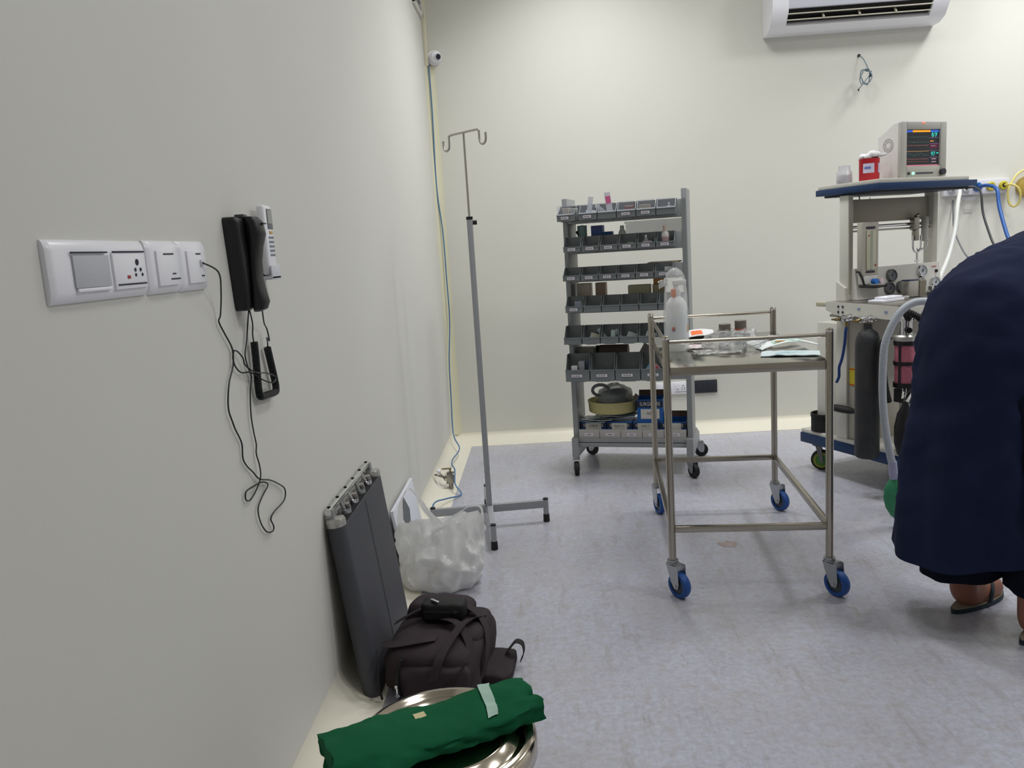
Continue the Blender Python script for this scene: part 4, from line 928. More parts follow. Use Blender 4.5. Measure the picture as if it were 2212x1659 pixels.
# flowmeter
fm = MB().bb(.028, .128, -.375, -.345, .985, 1.225, .004).build('flowmeter', PANEL, am)
MB().bb(.052, .104, -.383, -.376, 1.010, 1.190, .004).build('tube_window', mat('tube_cream', (222, 220, 196), .15, trans=.3), fm)
MB().cyl((.078, -.384, 1.015), (.078, -.384, 1.185), .006, n=12).build('glass_tube', mat('tube_glass', (226, 232, 220), .06, trans=.6), fm)
MB().box((.078, -.3765, 1.200), (.052, .003, .009)).box((.078, -.3765, 1.0005), (.052, .003, .007)).build('scale_marks', INKD, fm)
MB().box((.100, -.386, 1.03), (.006, .004, .008)).box((.06, -.386, 1.165), (.004, .004, .006)).build('red_floats', mat('float_red', (180, 70, 70), .4), fm)
MB().bb(.040, .120, -.378, -.340, .945, .985, .003).build('valve_block', PANEL_L, am)
MB().bb(.045, .165, -.392, -.340, .930, .936, .002).tube(smooth_path([(.0, -.372, 1.005), (.016, -.374, 1.0), (.030, -.378, .97), (.045, -.382, .938), (.10, -.392, .930), (.165, -.388, .934)], 5), .005, 8).build('black_tray', BLACKP, am)
MB().cyl((.092, -.378, .957), (.092, -.402, .957), .0125, n=16).build('blue_knob', mat('knob_blue', (36, 110, 190), .35), am, label='blue control knob')
MB().cyl((.130, -.372, .957), (.130, -.396, .957), .0125, n=16).build('pink_knob', mat('knob_pink', (214, 196, 204), .35), am, label='pale pink control knob')
# clamp hanging on the rail
cl = MB().box((.43, -.30, 1.205), (.035, .03, .06), None, .004).box((.425, -.31, 1.150), (.028, .022, .05), None, .003).cyl((.43, -.305, 1.24), (.45, -.305, 1.245), .008).build('rail_clamp', mat('clamp_steel', (150, 146, 138), .25, 1.), am)
U_ = [Vector((.405+.0, -.315, 1.15)), Vector((.404, -.315, 1.10)), Vector((.412, -.315, 1.078)), Vector((.430, -.315, 1.070)), Vector((.448, -.315, 1.080)), Vector((.454, -.315, 1.10)), Vector((.454, -.315, 1.15))]
MB().tube(smooth_path(U_, 4), .0045, 8).cyl((.43, -.315, 1.07), (.43, -.315, 1.03), .0035).cyl((.418, -.315, 1.03), (.442, -.315, 1.03), .0035).build('clamp_yoke', CHROME, cl)
MB().tube(smooth_path([(.45, -.30, 1.08), (.49, -.31, 1.09), (.515, -.30, 1.14), (.52, -.29, 1.18)], 5), .0045, 8).build('clamp_arm', CHROME, cl)
MB().cyl((.495, -.30, 1.12), (.495, -.30, 1.235), .016, n=16).build('suction_bottle', mat('bottle_grey_clear', (186, 186, 182), .2, trans=.3), cl)
for pts, r, m_, nm in (([(.15, -.28, 1.13), (.165, -.285, 1.06), (.175, -.29, 1.01)], .0035, BLACKP, 'black_tube'), ([(.20, -.25, 1.34), (.21, -.24, 1.15), (.235, -.25, 1.02)], .002, mat('wire_grey', (140, 144, 148), .4), 'grey_wire'), ([(.448, -.30, 1.09), (.452, -.30, 1.05), (.448, -.30, 1.01)], .002, mat('wire_grey', (140, 144, 148), .4), 'grey_wire'), ([(.13, -.25, 1.36), (.135, -.25, 1.345), (.138, -.25, 1.33)], .003, BLACKP, 'black_tube')):
    MB().tube(smooth_path(pts, 5), r, 6).build(nm, m_, am)
# vaporiser and chrome head on the table
vp = MB().bb(.232, .292, -.455, -.405, .875, .948, .004).build('vaporiser', mat('vap_steel', (184, 182, 176), .3, .8), am)
MB().bb(.294, .334, -.455, -.405, .875, .95, .002).build('vaporiser_side', mat('vap_steel_dark', (160, 154, 144), .4, .7), vp)
rb = MB()
for i in range(7): rb.box((.314, -.456, .885+i*.0095), (.040, .004, .004))
rb.build('fins', mat('fin_tan', (140, 130, 116), .4, .6), vp)
MB().box((.262, -.43, .950), (.055, .045, .006), None, .001).build('lid', mat('lid_navy', (40, 52, 90), .3), vp)
MB().lathe([(0, .873), (.036, .873), (.038, .878), (.038, .890), (.030, .896), (.03, .915), (0, .918)], (.395, -.45, 0), n=26).build('chrome_head', CHROME, am)
MB().cyl((.18, -.46, .878), (.215, -.46, .878), .010, n=14).build('outlet_pipe', CHROME, am)
# cylinder yokes on the left apron
for y in (-.40, -.52):
    yk = MB().cyl((-.062, y, .812), (-.125, y, .805), .012, n=14).cyl((-.075, y-.04, .808), (-.075, y+.05, .808), .008, n=12).box((-.09, y, .802), (.05, .034, .022), None, .006).build('cylinder_yoke', CHROME, am)
    MB().cyl((-.125, y, .805), (-.15, y, .803), .007, n=10).cyl((-.15, y-.02, .803), (-.15, y+.02, .803), .0045, n=8).build('yoke_screw', mat('brass_dark', (150, 130, 90), .3, 1.), yk)
    MB().cyl((-.085, y, .79), (-.085, y, .765), .007, n=10).build('yoke_stem', mat('brass_dark', (150, 130, 90), .3, 1.), yk)
# carbon dioxide absorber on the front left corner
ab = MB().lathe([(0, .715), (.046, .715), (.048, .72), (.048, .735), (.040, .742), (0, .742)], (-.012, -.66, 0), n=26).build('absorber_head', mat('absorber_grey', (186, 184, 178), .35, .5), am)
MB().cyl((-.012, -.66, .742), (-.012, -.66, .80), .026, n=18).lathe([(0, .80), (.036, .80), (.036, .812), (.02, .822), (0, .822)], (-.012, -.66, 0), n=20).build('valve_stack', CHROME, ab)
MB().cyl((-.03, -.685, .765), (-.045, -.71, .765), .012, n=14).build('port', DARK, ab)
for z0, z1 in ((.627, .698), (.535, .612)):
    MB().lathe([(0, z0), (.042, z0), (.042, z1), (0, z1)], (-.012, -.66, 0), n=26).build('pink_granules', mat('granule_pink', (216, 128, 146), .7, bump=(260, .8), var=(180, (180, 92, 116), .6)), am, label='pink soda lime granules')
for z0, z1 in ((.698, .716), (.612, .627), (.515, .535)):
    MB().lathe([(0, z0), (.047, z0), (.047, z1), (0, z1)], (-.012, -.66, 0), n=26).build('canister_band', BLACKP, am)
for k in range(3):
    a = 2*PI*k/3+3.4
    MB().cyl((-.012+.046*math.cos(a), -.66+.046*math.sin(a), .515), (-.012+.046*math.cos(a), -.66+.046*math.sin(a), .716), .005, n=8).build('canister_rod', BLACKP, am)
MB().tube(smooth_path([(-.012, -.66, .515), (-.02, -.665, .49), (-.03, -.67, .465)], 4), .008, 8).build('drain_tap', CHROME, am)
MB().bb(.02, .10, -.655, -.60, .20, .46, .004).build('front_post', PANEL_L, am)
MB().bb(-.012, .06, -.665, -.60, .44, .50, .003).build('absorber_bracket', mat('bracket_dark', (52, 52, 54), .5), am)

def corrugated(pts, r, amp, k=8, per=.008):
    P = smooth_path(pts, k); L = [0.]
    for a, b in zip(P, P[1:]): L.append(L[-1]+(b-a).length)
    n = int(L[-1]/per*4); out = []; rad = []; j = 0
    for i in range(n+1):
        d = L[-1]*i/n
        while j < len(L)-2 and L[j+1] < d: j += 1
        u = (d-L[j])/max(1e-9, L[j+1]-L[j]); out.append(P[j].lerp(P[j+1], u)); rad.append(r+amp*math.sin(PI/2*i))
    return MB().tube(out, r, 12, radii=rad)
def MP(pts): return [MK(*p) for p in pts]
tag(corrugated(MP([(-.03, -.69, .815), (-.07, -.72, .845), (-.03, -.77, .80), (-.02, -.78, .70), (-.02, -.775, .58), (-.01, -.765, .47), (.02, -.74, .38)]), .0135, .002).build('corrugated_hose', BLACKR), 'black corrugated breathing hose right of the pink absorber canister', 'hose')
tag(corrugated(MP([(-.04, -.60, .73), (-.085, -.605, .70), (-.095, -.62, .62), (-.09, -.63, .52), (-.07, -.63, .45)]), .0125, .002).build('corrugated_hose', BLACKR), 'black corrugated breathing hose left of the pink absorber canister', 'hose')
tag(corrugated(MP([(.03, -.70, .80), (.06, -.75, .87), (.12, -.80, .895), (.22, -.84, .86), (.30, -.84, .75), (.33, -.76, .62), (.33, -.67, .56), (.33, -.40, .54)]), .016, .002).build('corrugated_hose', BLACKR), 'thick black hose arching under the white hose toward the person', 'hose')
rb = thing('black_reservoir_bag', 'black rubber reservoir bag hanging under the absorber canister', 'bag', MK(-.05, -.70, .20))
pts = []
for z, a, b in ((.26, .010, .010), (.24, .016, .014), (.21, .034, .02), (.15, .05, .026), (.08, .05, .026), (.03, .036, .02), (.0, .012, .01)):
    pts.append([Vector((a*math.cos(2*PI*i/18)*.95, b*math.sin(2*PI*i/18), z)) for i in range(18)])
MB().loft(pts).jitter(.004, 18, 2).build('bag', mat('bag_black', (20, 20, 22), .45), rb)
MB().cyl((0, 0, .255), (.03, .03, .285), .010, n=14).build('neck', CHROME, rb)
gc = thing('gas_cylinder', 'worn black gas cylinder hanging from the yoke on the machine side', 'cylinder', MK(-.085, -.525, .185))
MB().lathe([(0, .004), (.044, .0), (.051, .008), (.0525, .02), (.0525, .505), (.050, .535), (.040, .562), (.024, .574), (.018, .58), (.018, .602), (0, .602)], n=32).build('shell', mat('cylinder_black', (40, 43, 48), .5, .1, bump=(120, .25), var=(14, (66, 64, 62), .6)), gc)
MB().cyl((0, 0, .602), (0, 0, .625), .012, n=14).build('valve', mat('brass_dark', (150, 130, 90), .3, 1.), gc)

# white hose with the green bag
wh = thing('breathing_hose', 'pale grey breathing hose curving down to a green reservoir bag beside the person', 'hose', (1.362, 3.2, 0))
hp = [(1.60, 3.26, .875), (1.54, 3.22, .90), (1.488, 3.2, .906), (1.434, 3.2, .905), (1.392, 3.2, .882), (1.362, 3.2, .845), (1.338, 3.2, .796), (1.320, 3.2, .735), (1.315, 3.2, .616), (1.318, 3.2, .509), (1.330, 3.2, .401), (1.347, 3.2, .308), (1.358, 3.2, .262)]
corrugated([(x-1.362, y-3.2, z) for x, y, z in hp], .0145, .0005, 8, .007).build('hose', mat('hose_pale', (168, 174, 182), .35), wh)
MB().cyl((-.005, 0, .275), (.0, 0, .218), .0165, n=16).cyl((.0, 0, .225), (.004, 0, .205), .0175, n=16).build('connector', mat('connector_lilac', (160, 160, 190), .35), wh)
pts = []
for z, dx, a, b in ((.208, .004, .014, .012), (.19, .004, .024, .02), (.165, .008, .040, .03), (.125, .016, .050, .034), (.085, .022, .047, .032), (.05, .028, .034, .024), (.03, .032, .016, .014), (.022, .034, .006, .006)):
    pts.append([Vector((dx+a*math.cos(2*PI*i/20)*(1+.10*math.cos(4*2*PI*i/20)), b*math.sin(2*PI*i/20)*(1+.10*math.cos(4*2*PI*i/20)), z)) for i in range(20)])
MB().loft(pts).build('green_bag', mat('bag_green', (52, 132, 92), .4), wh, label='green rubber reservoir bag')
hose('short_blue_hose', MP([(-.085, -.40, .765), (-.09, -.40, .74), (-.088, -.393, .69), (-.085, -.375, .62), (-.08, -.352, .575), (-.078, -.348, .53), (-.075, -.33, .50)]), .0065, mat('hose_navy', (24, 62, 130), .4), 'dark blue hose hanging from the left yoke of the machine')
br = thing('black_rubber_ring', 'wide black rubber ring standing on the rear of machine base', 'ring', MK(.055, -.11, .212))
MB().lathe([(.056, 0), (.062, 0), (.062, .088), (.060, .092), (.056, .090)], n=36, closed=True).build('band', BLACKR, br)
MB().lathe([(.0622, .07), (.0645, .072), (.0645, .09), (.0622, .092)], n=36, closed=True).build('lip', BLACKR, br)
pd = thing('black_paddle', 'flat black oval pad on a thin wire leaning by the gas cylinder', 'pad', MK(-.030, -.27, .315), MA)
MB().sphere((.0, -.045, .050), .5, 20, 10, (.05, .19, .036)).build('pad', BLACKR, pd)
MB().tube(smooth_path([(.0, .025, .03), (.015, .06, .01), (.03, .09, -.005), (.045, .115, -.03)], 4), .0025, 6).build('wire', BLACKP, pd)
sw = thing('swab_pack', 'white gauze pack lying on the machine work table', 'packet', MK(.05, -.50, .8725), MA+.2)
MB().bb(-.09, .08, -.035, .035, 0, .012, .003).bb(-.05, .075, -.03, .03, .012, .022, .004).build('gauze', mat('gauze_white', (228, 228, 236), .6), sw)
MB().box((.0, -.012, .0225), (.018, .014, .0012), None, .0004).build('green_print', mat('gauze_green', (170, 216, 196), .5), sw)

# ------------------------------------------------------------------ on the top shelf
ZS = 1.407
pm = thing('patient_monitor', 'cream patient monitor with dark lit screen on the machine shelf', 'monitor', MK(.335, -.315, ZS), MA-R_(2))
# local: x width, -y front
prof = [(-.10, .0), (-.10, .236), (-.092, .244), (-.075, .245), (-.025, .215), (.018, .195), (.022, .0)]
MB().prism(prof, .262, (-.131, 0, 0), ((0, 1, 0), (0, 0, 1), (1, 0, 0))).build('casing', mat('monitor_cream', (222, 219, 216), .4), pm)
fr = MB()
fr.bb(-.135, -.098, -.118, -.10, .004, .247, .004).bb(.098, .135, -.118, -.10, .004, .247, .004).bb(-.098, .098, -.118, -.10, .214, .247, .003).bb(-.098, .098, -.118, -.10, .004, .054, .003)
fr.build('bezel', mat('bezel_grey', (178, 176, 168), .4), pm)
MB().bb(-.13, .06, -.116, -.092, .2465, .2500, .001).build('alarm_bar', mat('alarm_white', (240, 242, 246), .2), pm)
MB().box((-.005, -.1185, .242), (.014, .003, .005), None, .001).build('alarm_lamp', mat('alarm_red', (255, 84, 64), .3, emit=2.2), pm)
scr = MB().bb(-.098, .098, -.108, -.104, .054, .214).build('screen', mat('screen_dark', (34, 36, 40), .25, emit=.5), pm)
def em(n, rgb, e=.9): return mat('screen_'+n, rgb, .4, emit=e)
def sq(nm, x0, x1, z0, z1, m_): MB().bb(x0, x1, -.1089, -.1081, z0, z1).build(nm, m_, scr)
sq('blue_bar', -.096, -.058, 0.2031, 0.2113, em('blue', (44, 86, 190)))
sq('orange_bar', -.057, .046, 0.2031, 0.2113, em('orange', (228, 152, 30)))
sq('blue_bar', .047, .096, 0.2031, 0.2113, em('blue', (44, 86, 190)))
sq('pink_bar', -.096, .096, 0.0549, 0.0595, em('pink', (190, 110, 128), .6))
sq('magenta_panel', .042, .096, 0.1313, 0.1504, em('magenta', (74, 34, 54), .6))
for z in (.1776, .1522, .1213, .0904): sq('divider', .042, .096, z, z+.0018, em('violet', (120, 90, 130), .6))
sq('amber_dash', .046, .066, 0.1613, 0.1649, em('amber', (200, 140, 50)))
for z, x in ((.1413, .052), (.0831, .056), (.0704, .056)): sq('pale_dash', x, x+.026, z, z+.0025, em('pale', (190, 150, 170), .7))
def wave(nm, z, amp, fn, m_): MB().tube([(-.094+.132*i/60, -.1086, z+amp*fn(i/60)) for i in range(61)], .0008, 4).build(nm, m_, scr)
ecg = lambda t: (1. if abs((t*6) % 1-.5) < .04 else (.25*math.sin(t*37)))
wave('trace', 0.1813, .004, ecg, em('trace_green', (50, 84, 78), .7))
wave('trace', 0.1595, .004, ecg, em('trace_green', (50, 84, 78), .7))
wave('trace', 0.1449, .002, lambda t: math.sin(t*40), em('trace_pink', (140, 84, 84), .7))
wave('trace', 0.1195, .0003, lambda t: math.sin(t*9), em('trace_gold', (190, 150, 90), .8))
wave('trace', 0.1049, .006, lambda t: math.sin(t*30)*.5+math.sin(t*13)*.6, em('trace_teal', (40, 96, 94), .8))
wave('trace', 0.0849, .0015, lambda t: math.sin(t*50), em('trace_pink', (140, 84, 84), .7))
wave('trace', 0.0740, .0004, lambda t: 0, em('trace_rust', (130, 74, 60), .7))
TEAL = em('teal', (40, 190, 178), 1.)
text('digits', '69', .036, TEAL, scr, (.070, -.1086, .193), FRONT, .0002)
text('digits', '97', .026, TEAL, scr, (.064, -.1086, .106), FRONT, .0002)
sq('teal_dash', .084, .095, 0.1076, 0.1131, TEAL)
MB().cyl((.105, -.118, .025), (.105, -.134, .025), .014, n=20).build('rotary_knob', mat('knob_dark', (52, 54, 60), .4), pm)
MB().cyl((-.088, -.117, .022), (-.088, -.121, .022), .007, n=14).build('power_button', mat('knob_dark', (52, 54, 60), .4), pm)
MB().cyl((-.062, -.117, .022), (-.062, -.121, .022), .0055, n=14).build('power_lamp', mat('lamp_green', (120, 255, 200), .3, emit=3.), pm, label='lit green power lamp')
MB().box((.005, -.1185, .022), (.10, .003, .007), None, .001).build('key_strip', mat('strip_dark', (60, 64, 72), .4), pm)
sp = MB()
for i in range(16):
    a = 2*PI*i/16
    for r in (.016, .024): sp.cyl((-.1312, -.042+r*math.cos(a), .155+r*math.sin(a)), (-.1322, -.042+r*math.cos(a), .155+r*math.sin(a)), .0026, n=6)
sp.lathe([(.028, 0), (.030, 0), (.030, .0012), (.028, .0012)], (-.131, -.042, .155), (-1, 0, 0), 28, closed=True)
sp.build('speaker_grille', mat('grille_pinkgrey', (176, 166, 168), .5), pm)
tb = thing('red_tub', 'red plastic tub overflowing with white cotton wool on the machine shelf', 'tub', MK(.108, -.335, ZS))
MB().lathe([(0, 0), (.040, 0), (.043, .004), (.044, .098), (.0455, .100), (.0425, .100), (.041, .01), (0, .01)], n=32).build('tub', mat('tub_red', (196, 28, 40), .35), tb)
for a0, a1 in ((-2.55, -1.45), (-.95, -.2)):
    MB().grid(lambda u, v: (.0447*math.cos(a0+(a1-a0)*u), .0447*math.sin(a0+(a1-a0)*u), .036+.042*v), 8, 2, .0006).build('label', mat('tub_label', (206, 202, 224), .5), tb)
MB().grid(lambda u, v: (.0455*math.cos(-2.4+.6*u), .0455*math.sin(-2.4+.6*u), .054+.010*v), 6, 1, .0005).build('print', mat('tub_print', (110, 120, 190), .5), tb)
ct = MB()
for k in range(9):
    a = k*2.4; r = .026 if k else 0
    ct.sphere((r*math.cos(a), r*math.sin(a), .100+.008*(k % 3)), .02, 12, 8, (1.1, 1, .8))
ct.tube(smooth_path([(.03, 0, .112), (.05, -.004, .114), (.075, -.01, .118)], 4), .006, 8)
ct.jitter(.005, 60, 1).build('cotton', mat('cotton', (236, 235, 238), .95, bump=(200, .6)), tb)
cj = thing('clear_jar', 'clear plastic jar with white contents at left end of the machine shelf', 'jar', MK(.045, -.25, ZS))
MB().lathe([(0, 0), (.033, 0), (.035, .004), (.034, .05), (.026, .062), (.026, .080), (0, .080)], n=26).build('jar', film('jar_film', (226, 228, 234), .45, .1, (50, .5), .6), cj)
MB().lathe([(0, .003), (.028, .003), (.029, .04), (0, .045)], n=18).jitter(.003, 60, 3).build('contents', mat('jar_white', (226, 222, 228), .7), cj)

# ------------------------------------------------------------------ grey roller board leaning on the left wall
rbd = thing('transfer_roller_board', 'dark grey roller transfer board with silver end rail leaning on left wall', 'board', (-.535, 2.06, .004), rot=(0, -.108, 0))
def stadium(th, ln, n=10, y0=0.):
    r = th/2; out = []
    for i in range(n+1):
        a = -PI+PI*i/n; out.append((r*math.cos(a), y0+r+r*math.sin(a)))
    for i in range(n+1):
        a = PI*i/n; out.append((r*math.cos(a), y0+ln-r+r*math.sin(a)))
    return out
CV = mat('cover_charcoal', (70, 71, 77), .55, bump=(400, .12))
MB().prism(stadium(.052, .53), .495, (0, 0, .002)).build('cover', CV, rbd, sharp=50)
MB().bb(.0258, .0268, .262, .265, .02, .49).build('seam', mat('seam_dark', (40, 40, 44), .6), rbd)
MB().prism(stadium(.040, .516), .004, (0, .007, .4955)).build('cover_mouth', DARK, rbd)
MB().cyl((-.012, .012, .540), (-.012, .518, .540), .0095, n=16).build('end_rail', CHROME, rbd, label='silver end rail')
for k in range(6):
    y = .03+k*.094
    MB().cyl((-.012, y, .545), (-.012, y, .5515), .005, n=8).build('rail_screw', DARK, rbd)
    b = MB().cyl((0, y, .47), (0, y, .512), .0195, n=18).cyl((0, y, .512), (-.006, y, .534), .006, n=10)
    e = b.build('roller_end', ZINC if k % 2 else CHROME, rbd)
    if 0 < k < 5: MB().box((.006, y+.014, .516), (.018, .010, .022), Matrix.Rotation(.5, 3, 'X'), .002).build('bracket', STEEL_B, e)
for y in (.026, .504):
    MB().lathe([(0, .497), (.0262, .497), (.0268, .500), (.0268, .514), (.0245, .519), (0, .522)], (0, y, 0), n=26).build('end_cap', mat('cap_silver', (190, 188, 182), .25, .7), rbd)
    MB().box((-.008, y, .532), (.020, .022, .028), None, .004).build('corner_bracket', ZINC, rbd)

# white sheet leaning on the wall behind the bag
ws = thing('white_sheet', 'white folded sheet with a grey square leaning on left wall behind carrier bag', 'sheet', (-.560, 2.865, .012), rot=(0, -.15, 0))
MB().box((0, .225, .135), (.012, .45, .27), None, .003).build('folded_sheet', mat('sheet_white', (222, 224, 234), .55), ws)
MB().box((.0068, .225, .267), (.002, .45, .006)).build('top_fold', mat('sheet_bright', (238, 238, 242), .5), ws)
MB().prism([(.12, .205), (.21, .262), (.272, .19), (.20, .10)], .001, (.0062, 0, 0), ((0, 1, 0), (0, 0, 1), (1, 0, 0))).build('grey_square', mat('print_grey', (104, 108, 112), .6), ws, label='dark grey printed square')
MB().prism([(.112, .155), (.12, .162), (.17, .120), (.162, .112)], .001, (.0062, 0, 0), ((0, 1, 0), (0, 0, 1), (1, 0, 0))).build('teal_stripe', mat('print_teal', (40, 110, 140), .6), ws)

# white carrier bag
PLAS = film('carrier_white', (252, 252, 252), .95, .25, (13, 1.), .3)
cb_ = thing('carrier_bag', 'white plastic carrier bag with handles standing on the floor by left wall', 'bag', (-.425, 2.83, 0))
def bagw(u, v):
    a = 2*PI*u; ca, sa = math.cos(a), math.sin(a)
    n1 = noise.noise(Vector((ca*1.5+5, sa*1.5, v*2.2))); n2 = noise.noise(Vector((ca*4.2, sa*4.2+2, v*5))); n3 = noise.noise(Vector((ca*9, sa*9+7, v*3)))
    W = .150+.012*math.sin(PI*v); D = .105-.070*max(0, v-.35)/.65
    if v < .12: q = .78+.22*math.sqrt(v/.12); W *= q; D *= q
    top = .225+.055*max(0, ca)**2-.02*math.cos(2*a+.4)+.03*max(0, -ca)
    n4 = abs(noise.noise(Vector((ca*3.2+1.5*v, sa*3.2, v*3.5+3)))); n5 = abs(noise.noise(Vector((ca*7-2*v, sa*7, v*6+9))))
    k = 1+.12*n1+.05*n2+.025*n3*v-.16*n4+.10*n5
    return (W*k*ca+.01*v, D*k*sa*(1+.5*n2*v), max(.003, .004+top*v+.010*n2*v))
MB().grid(bagw, 120, 56).add([(.115*math.cos(2*PI*i/40), .075*math.sin(2*PI*i/40), .004) for i in range(40)], [tuple(range(40))]).build('body', PLAS, cb_, sharp=50)
def ribbon(pts, w, wdir, k=6):
    P = smooth_path(pts, k); wd = Vector(wdir)
    n = len(P)-1
    return MB().grid(lambda u, v: P[min(n, int(round(u*n)))]+wd*(w*(v-.5))*(1.6-1.2*math.sin(PI*u))+Vector((.003*math.sin(u*23+v*5), .004*math.sin(u*17), 0)), n, 4)
ribbon([(-.150, .02, .19), (-.145, .02, .25), (-.130, .02, .32), (-.112, .02, .360), (-.094, .02, .365), (-.072, .02, .335), (-.040, .01, .285), (.00, .0, .235), (.03, -.01, .20)], .05, (.5, -.5, .45)).build('left_handle', PLAS, cb_, sharp=80)
ribbon([(-.02, -.045, .215), (.03, -.05, .250), (.08, -.04, .285), (.125, -.02, .302), (.158, .0, .292), (.165, .0, .25), (.160, .0, .18)], .05, (.1, -.6, .5)).build('right_handle', PLAS, cb_, sharp=80)
inn = MB().sphere((.01, 0, .085), .5, 24, 12, (.23, .15, .16)).jitter(.018, 9, 4)
inn.build('contents', mat('bag_contents', (232, 230, 226), .7), cb_)

# ------------------------------------------------------------------ brown holdall
HB = mat('holdall_brown', (52, 41, 45), .8, bump=(600, .25), var=(5, (44, 35, 38), .8))
HB2 = mat('holdall_trim', (36, 30, 33), .8, bump=(500, .2))
hd = thing('holdall_bag', 'dark brown soft holdall bag slumped on the floor by the left wall', 'bag', (-.352, 2.198, 0), R_(-7))
hd.scale = (.87, 1, .66)
def soft(c, h, sq_, amp, freq, seed, sag=0., nu=40, nv=24):
    b = MB(); rings = []
    for j in range(1, nv):
        t = -PI/2+PI*j/nv; ring = []
        for i in range(nu):
            a = 2*PI*i/nu
            f = lambda x: math.copysign(abs(x)**sq_, x)
            p = Vector((h[0]*f(math.cos(a))*abs(math.cos(t))**sq_, h[1]*f(math.sin(a))*abs(math.cos(t))**sq_, h[2]*f(math.sin(t))))
            p += nvec(p*freq+Vector((seed, seed*2, 0)))*amp
            p += nvec(p*freq*2.7+Vector((seed, 0, seed)))*amp*.4
            p.z -= sag*max(0, p.z/h[2])*((p.x/h[0])**2)
            p = p+Vector(c)
            p.z = max(.002, p.z); ring.append(p)
        rings.append(ring)
    return b.loft(rings)
soft((0, 0, .112), (.165, .165, .112), .42, .018, 7, 1, .03).build('body', HB, hd)
soft((.055, .03, .178), (.100, .115, .05), .5, .014, 9, 5).build('top_bulge', HB, hd)
soft((-.02, .115, .20), (.12, .055, .065), .5, .012, 9, 8).build('back_roll', HB, hd)
soft((.02, -.150, .085), (.125, .035, .075), .5, .010, 11, 3).build('front_pocket', HB, hd)
soft((.19, .01, .028), (.055, .085, .026), .45, .008, 11, 6).build('end_pocket', HB, hd)
def strap(pts, w, wd, nm, m_=HB2, th=.003):
    P = smooth_path(pts, 6); n = len(P)-1; wd = Vector(wd).normalized()
    return MB().grid(lambda u, v: P[min(n, int(round(u*n)))]+wd*(w*(v-.5)), n, 2, th).build(nm, m_, hd)
strap([(.03, -.19, .12), (.05, -.17, .20), (.075, -.10, .243), (.10, -.02, .256), (.135, .06, .22)], .032, (1, .2, .2), 'strap', HB)
strap([(.155, -.10, .05), (.17, -.06, .13), (.16, -.0, .20), (.12, .05, .243), (.06, .09, .262)], .028, (.3, 1, .0), 'strap', HB)
strap([(.10, -.185, .03), (.14, -.16, .11), (.13, -.10, .20), (.08, -.04, .255), (.02, .0, .25)], .026, (1, .5, 0), 'strap', HB)
strap([(.20, .05, .04), (.225, .05, .085), (.245, .055, .110), (.268, .055, .098), (.272, .05, .06), (.262, .04, .03)], .026, (0, 1, 0), 'carry_loop')
strap([(-.16, -.10, .205), (-.10, -.12, .225), (-.02, -.11, .238), (.02, -.09, .232)], .03, (.1, 1, .25), 'handle', HB)
strap([(-.15, .0, .23), (-.09, .03, .262), (-.04, .07, .27)], .022, (0, 1, 0), 'handle')
zp = [(-.075, -.165, .19), (-.085, -.178, .14), (-.088, -.183, .08), (-.085, -.18, .03)]
MB().tube(smooth_path(zp, 6), .006, 8).build('zip_track', mat('zip_black', (16, 16, 17), .6), hd)
zl = MB().box((-.088, -.192, .092), (.010, .008, .016), None, .002).build('zip_slider', CHROME, hd)
MB().box((-.086, -.195, .072), (.006, .003, .030), None, .001).lathe([(.003, 0), (.0062, 0), (.0062, .003), (.003, .003)], (-.085, -.1935, .055), (0, -1, 0), 14, closed=True).build('zip_pull', CHROME, zl, label='silver zip pull')
MB().tube(smooth_path([(-.145, -.135, .21), (-.155, -.165, .15), (-.15, -.18, .08), (-.145, -.175, .02)], 6), .004, 6).build('piping', HB2, hd)
MB().tube(smooth_path([(.13, -.16, .18), (.10, -.185, .13), (.06, -.195, .07), (.05, -.19, .02)], 6), .004, 6).build('piping', HB2, hd)
pch = thing('camera_pouch', 'small black camera pouch with silver zip lying on top of the brown holdall', 'pouch', (-.338, 2.235, .152), R_(-8))
soft((0, 0, .026), (.066, .034, .027), .35, .003, 20, 2, 0, 32, 16).build('case', mat('pouch_black', (15, 15, 17), .6, bump=(500, .2)), pch)
MB().box((0, -.035, .030), (.105, .003, .010), None, .001).build('piping', mat('pouch_trim', (26, 26, 30), .5), pch)
z_ = MB().box((-.030, -.008, .0565), (.010, .008, .006), None, .002).build('zip_slider', CHROME, pch)
MB().box((-.022, -.016, .058), (.034, .008, .004), Matrix.Rotation(-.6, 3, 'Z'), .001).build('zip_pull', CHROME, z_, label='silver zip pull')
MB().cyl((.042, -.0345, .034), (.042, -.038, .034), .005, n=14).build('emblem', mat('emblem_grey', (70, 84, 80), .3, .6), pch)

# ------------------------------------------------------------------ steel drum with cloth bundle
DSTL = mat('drum_steel', (196, 186, 170), .13, 1.)
DX, DY, DH = -.222, 1.345, .335
dr = thing('steel_drum', 'round stainless steel drum with ringed lid at the bottom of the photo', 'drum', (DX, DY, 0))
MB().lathe([(0, 0), (.150, 0), (.155, .006), (.156, DH-.022), (.158, DH-.016), (.156, DH-.008), (0, DH-.008)], n=64).build('body', DSTL, dr)
ld = MB().lathe([(.1585, DH-.032), (.1645, DH-.034), (.168, DH-.028), (.1685, DH-.004), (.166, DH+.004), (.160, DH+.009), (.152, DH+.010), (.146, DH+.006), (.141, DH+.001), (.136, DH-.001), (.131, DH+.002),
                 (.122, DH+.012), (.116, DH+.014), (.112, DH+.012), (.108, DH+.009), (.06, DH+.010), (.0, DH+.011)], n=72).build('lid', DSTL, dr)
MB().lathe([(0, DH+.010), (.012, DH+.010), (.010, DH+.016), (.014, DH+.020), (0, DH+.022)], n=24).build('knob', DSTL, ld)
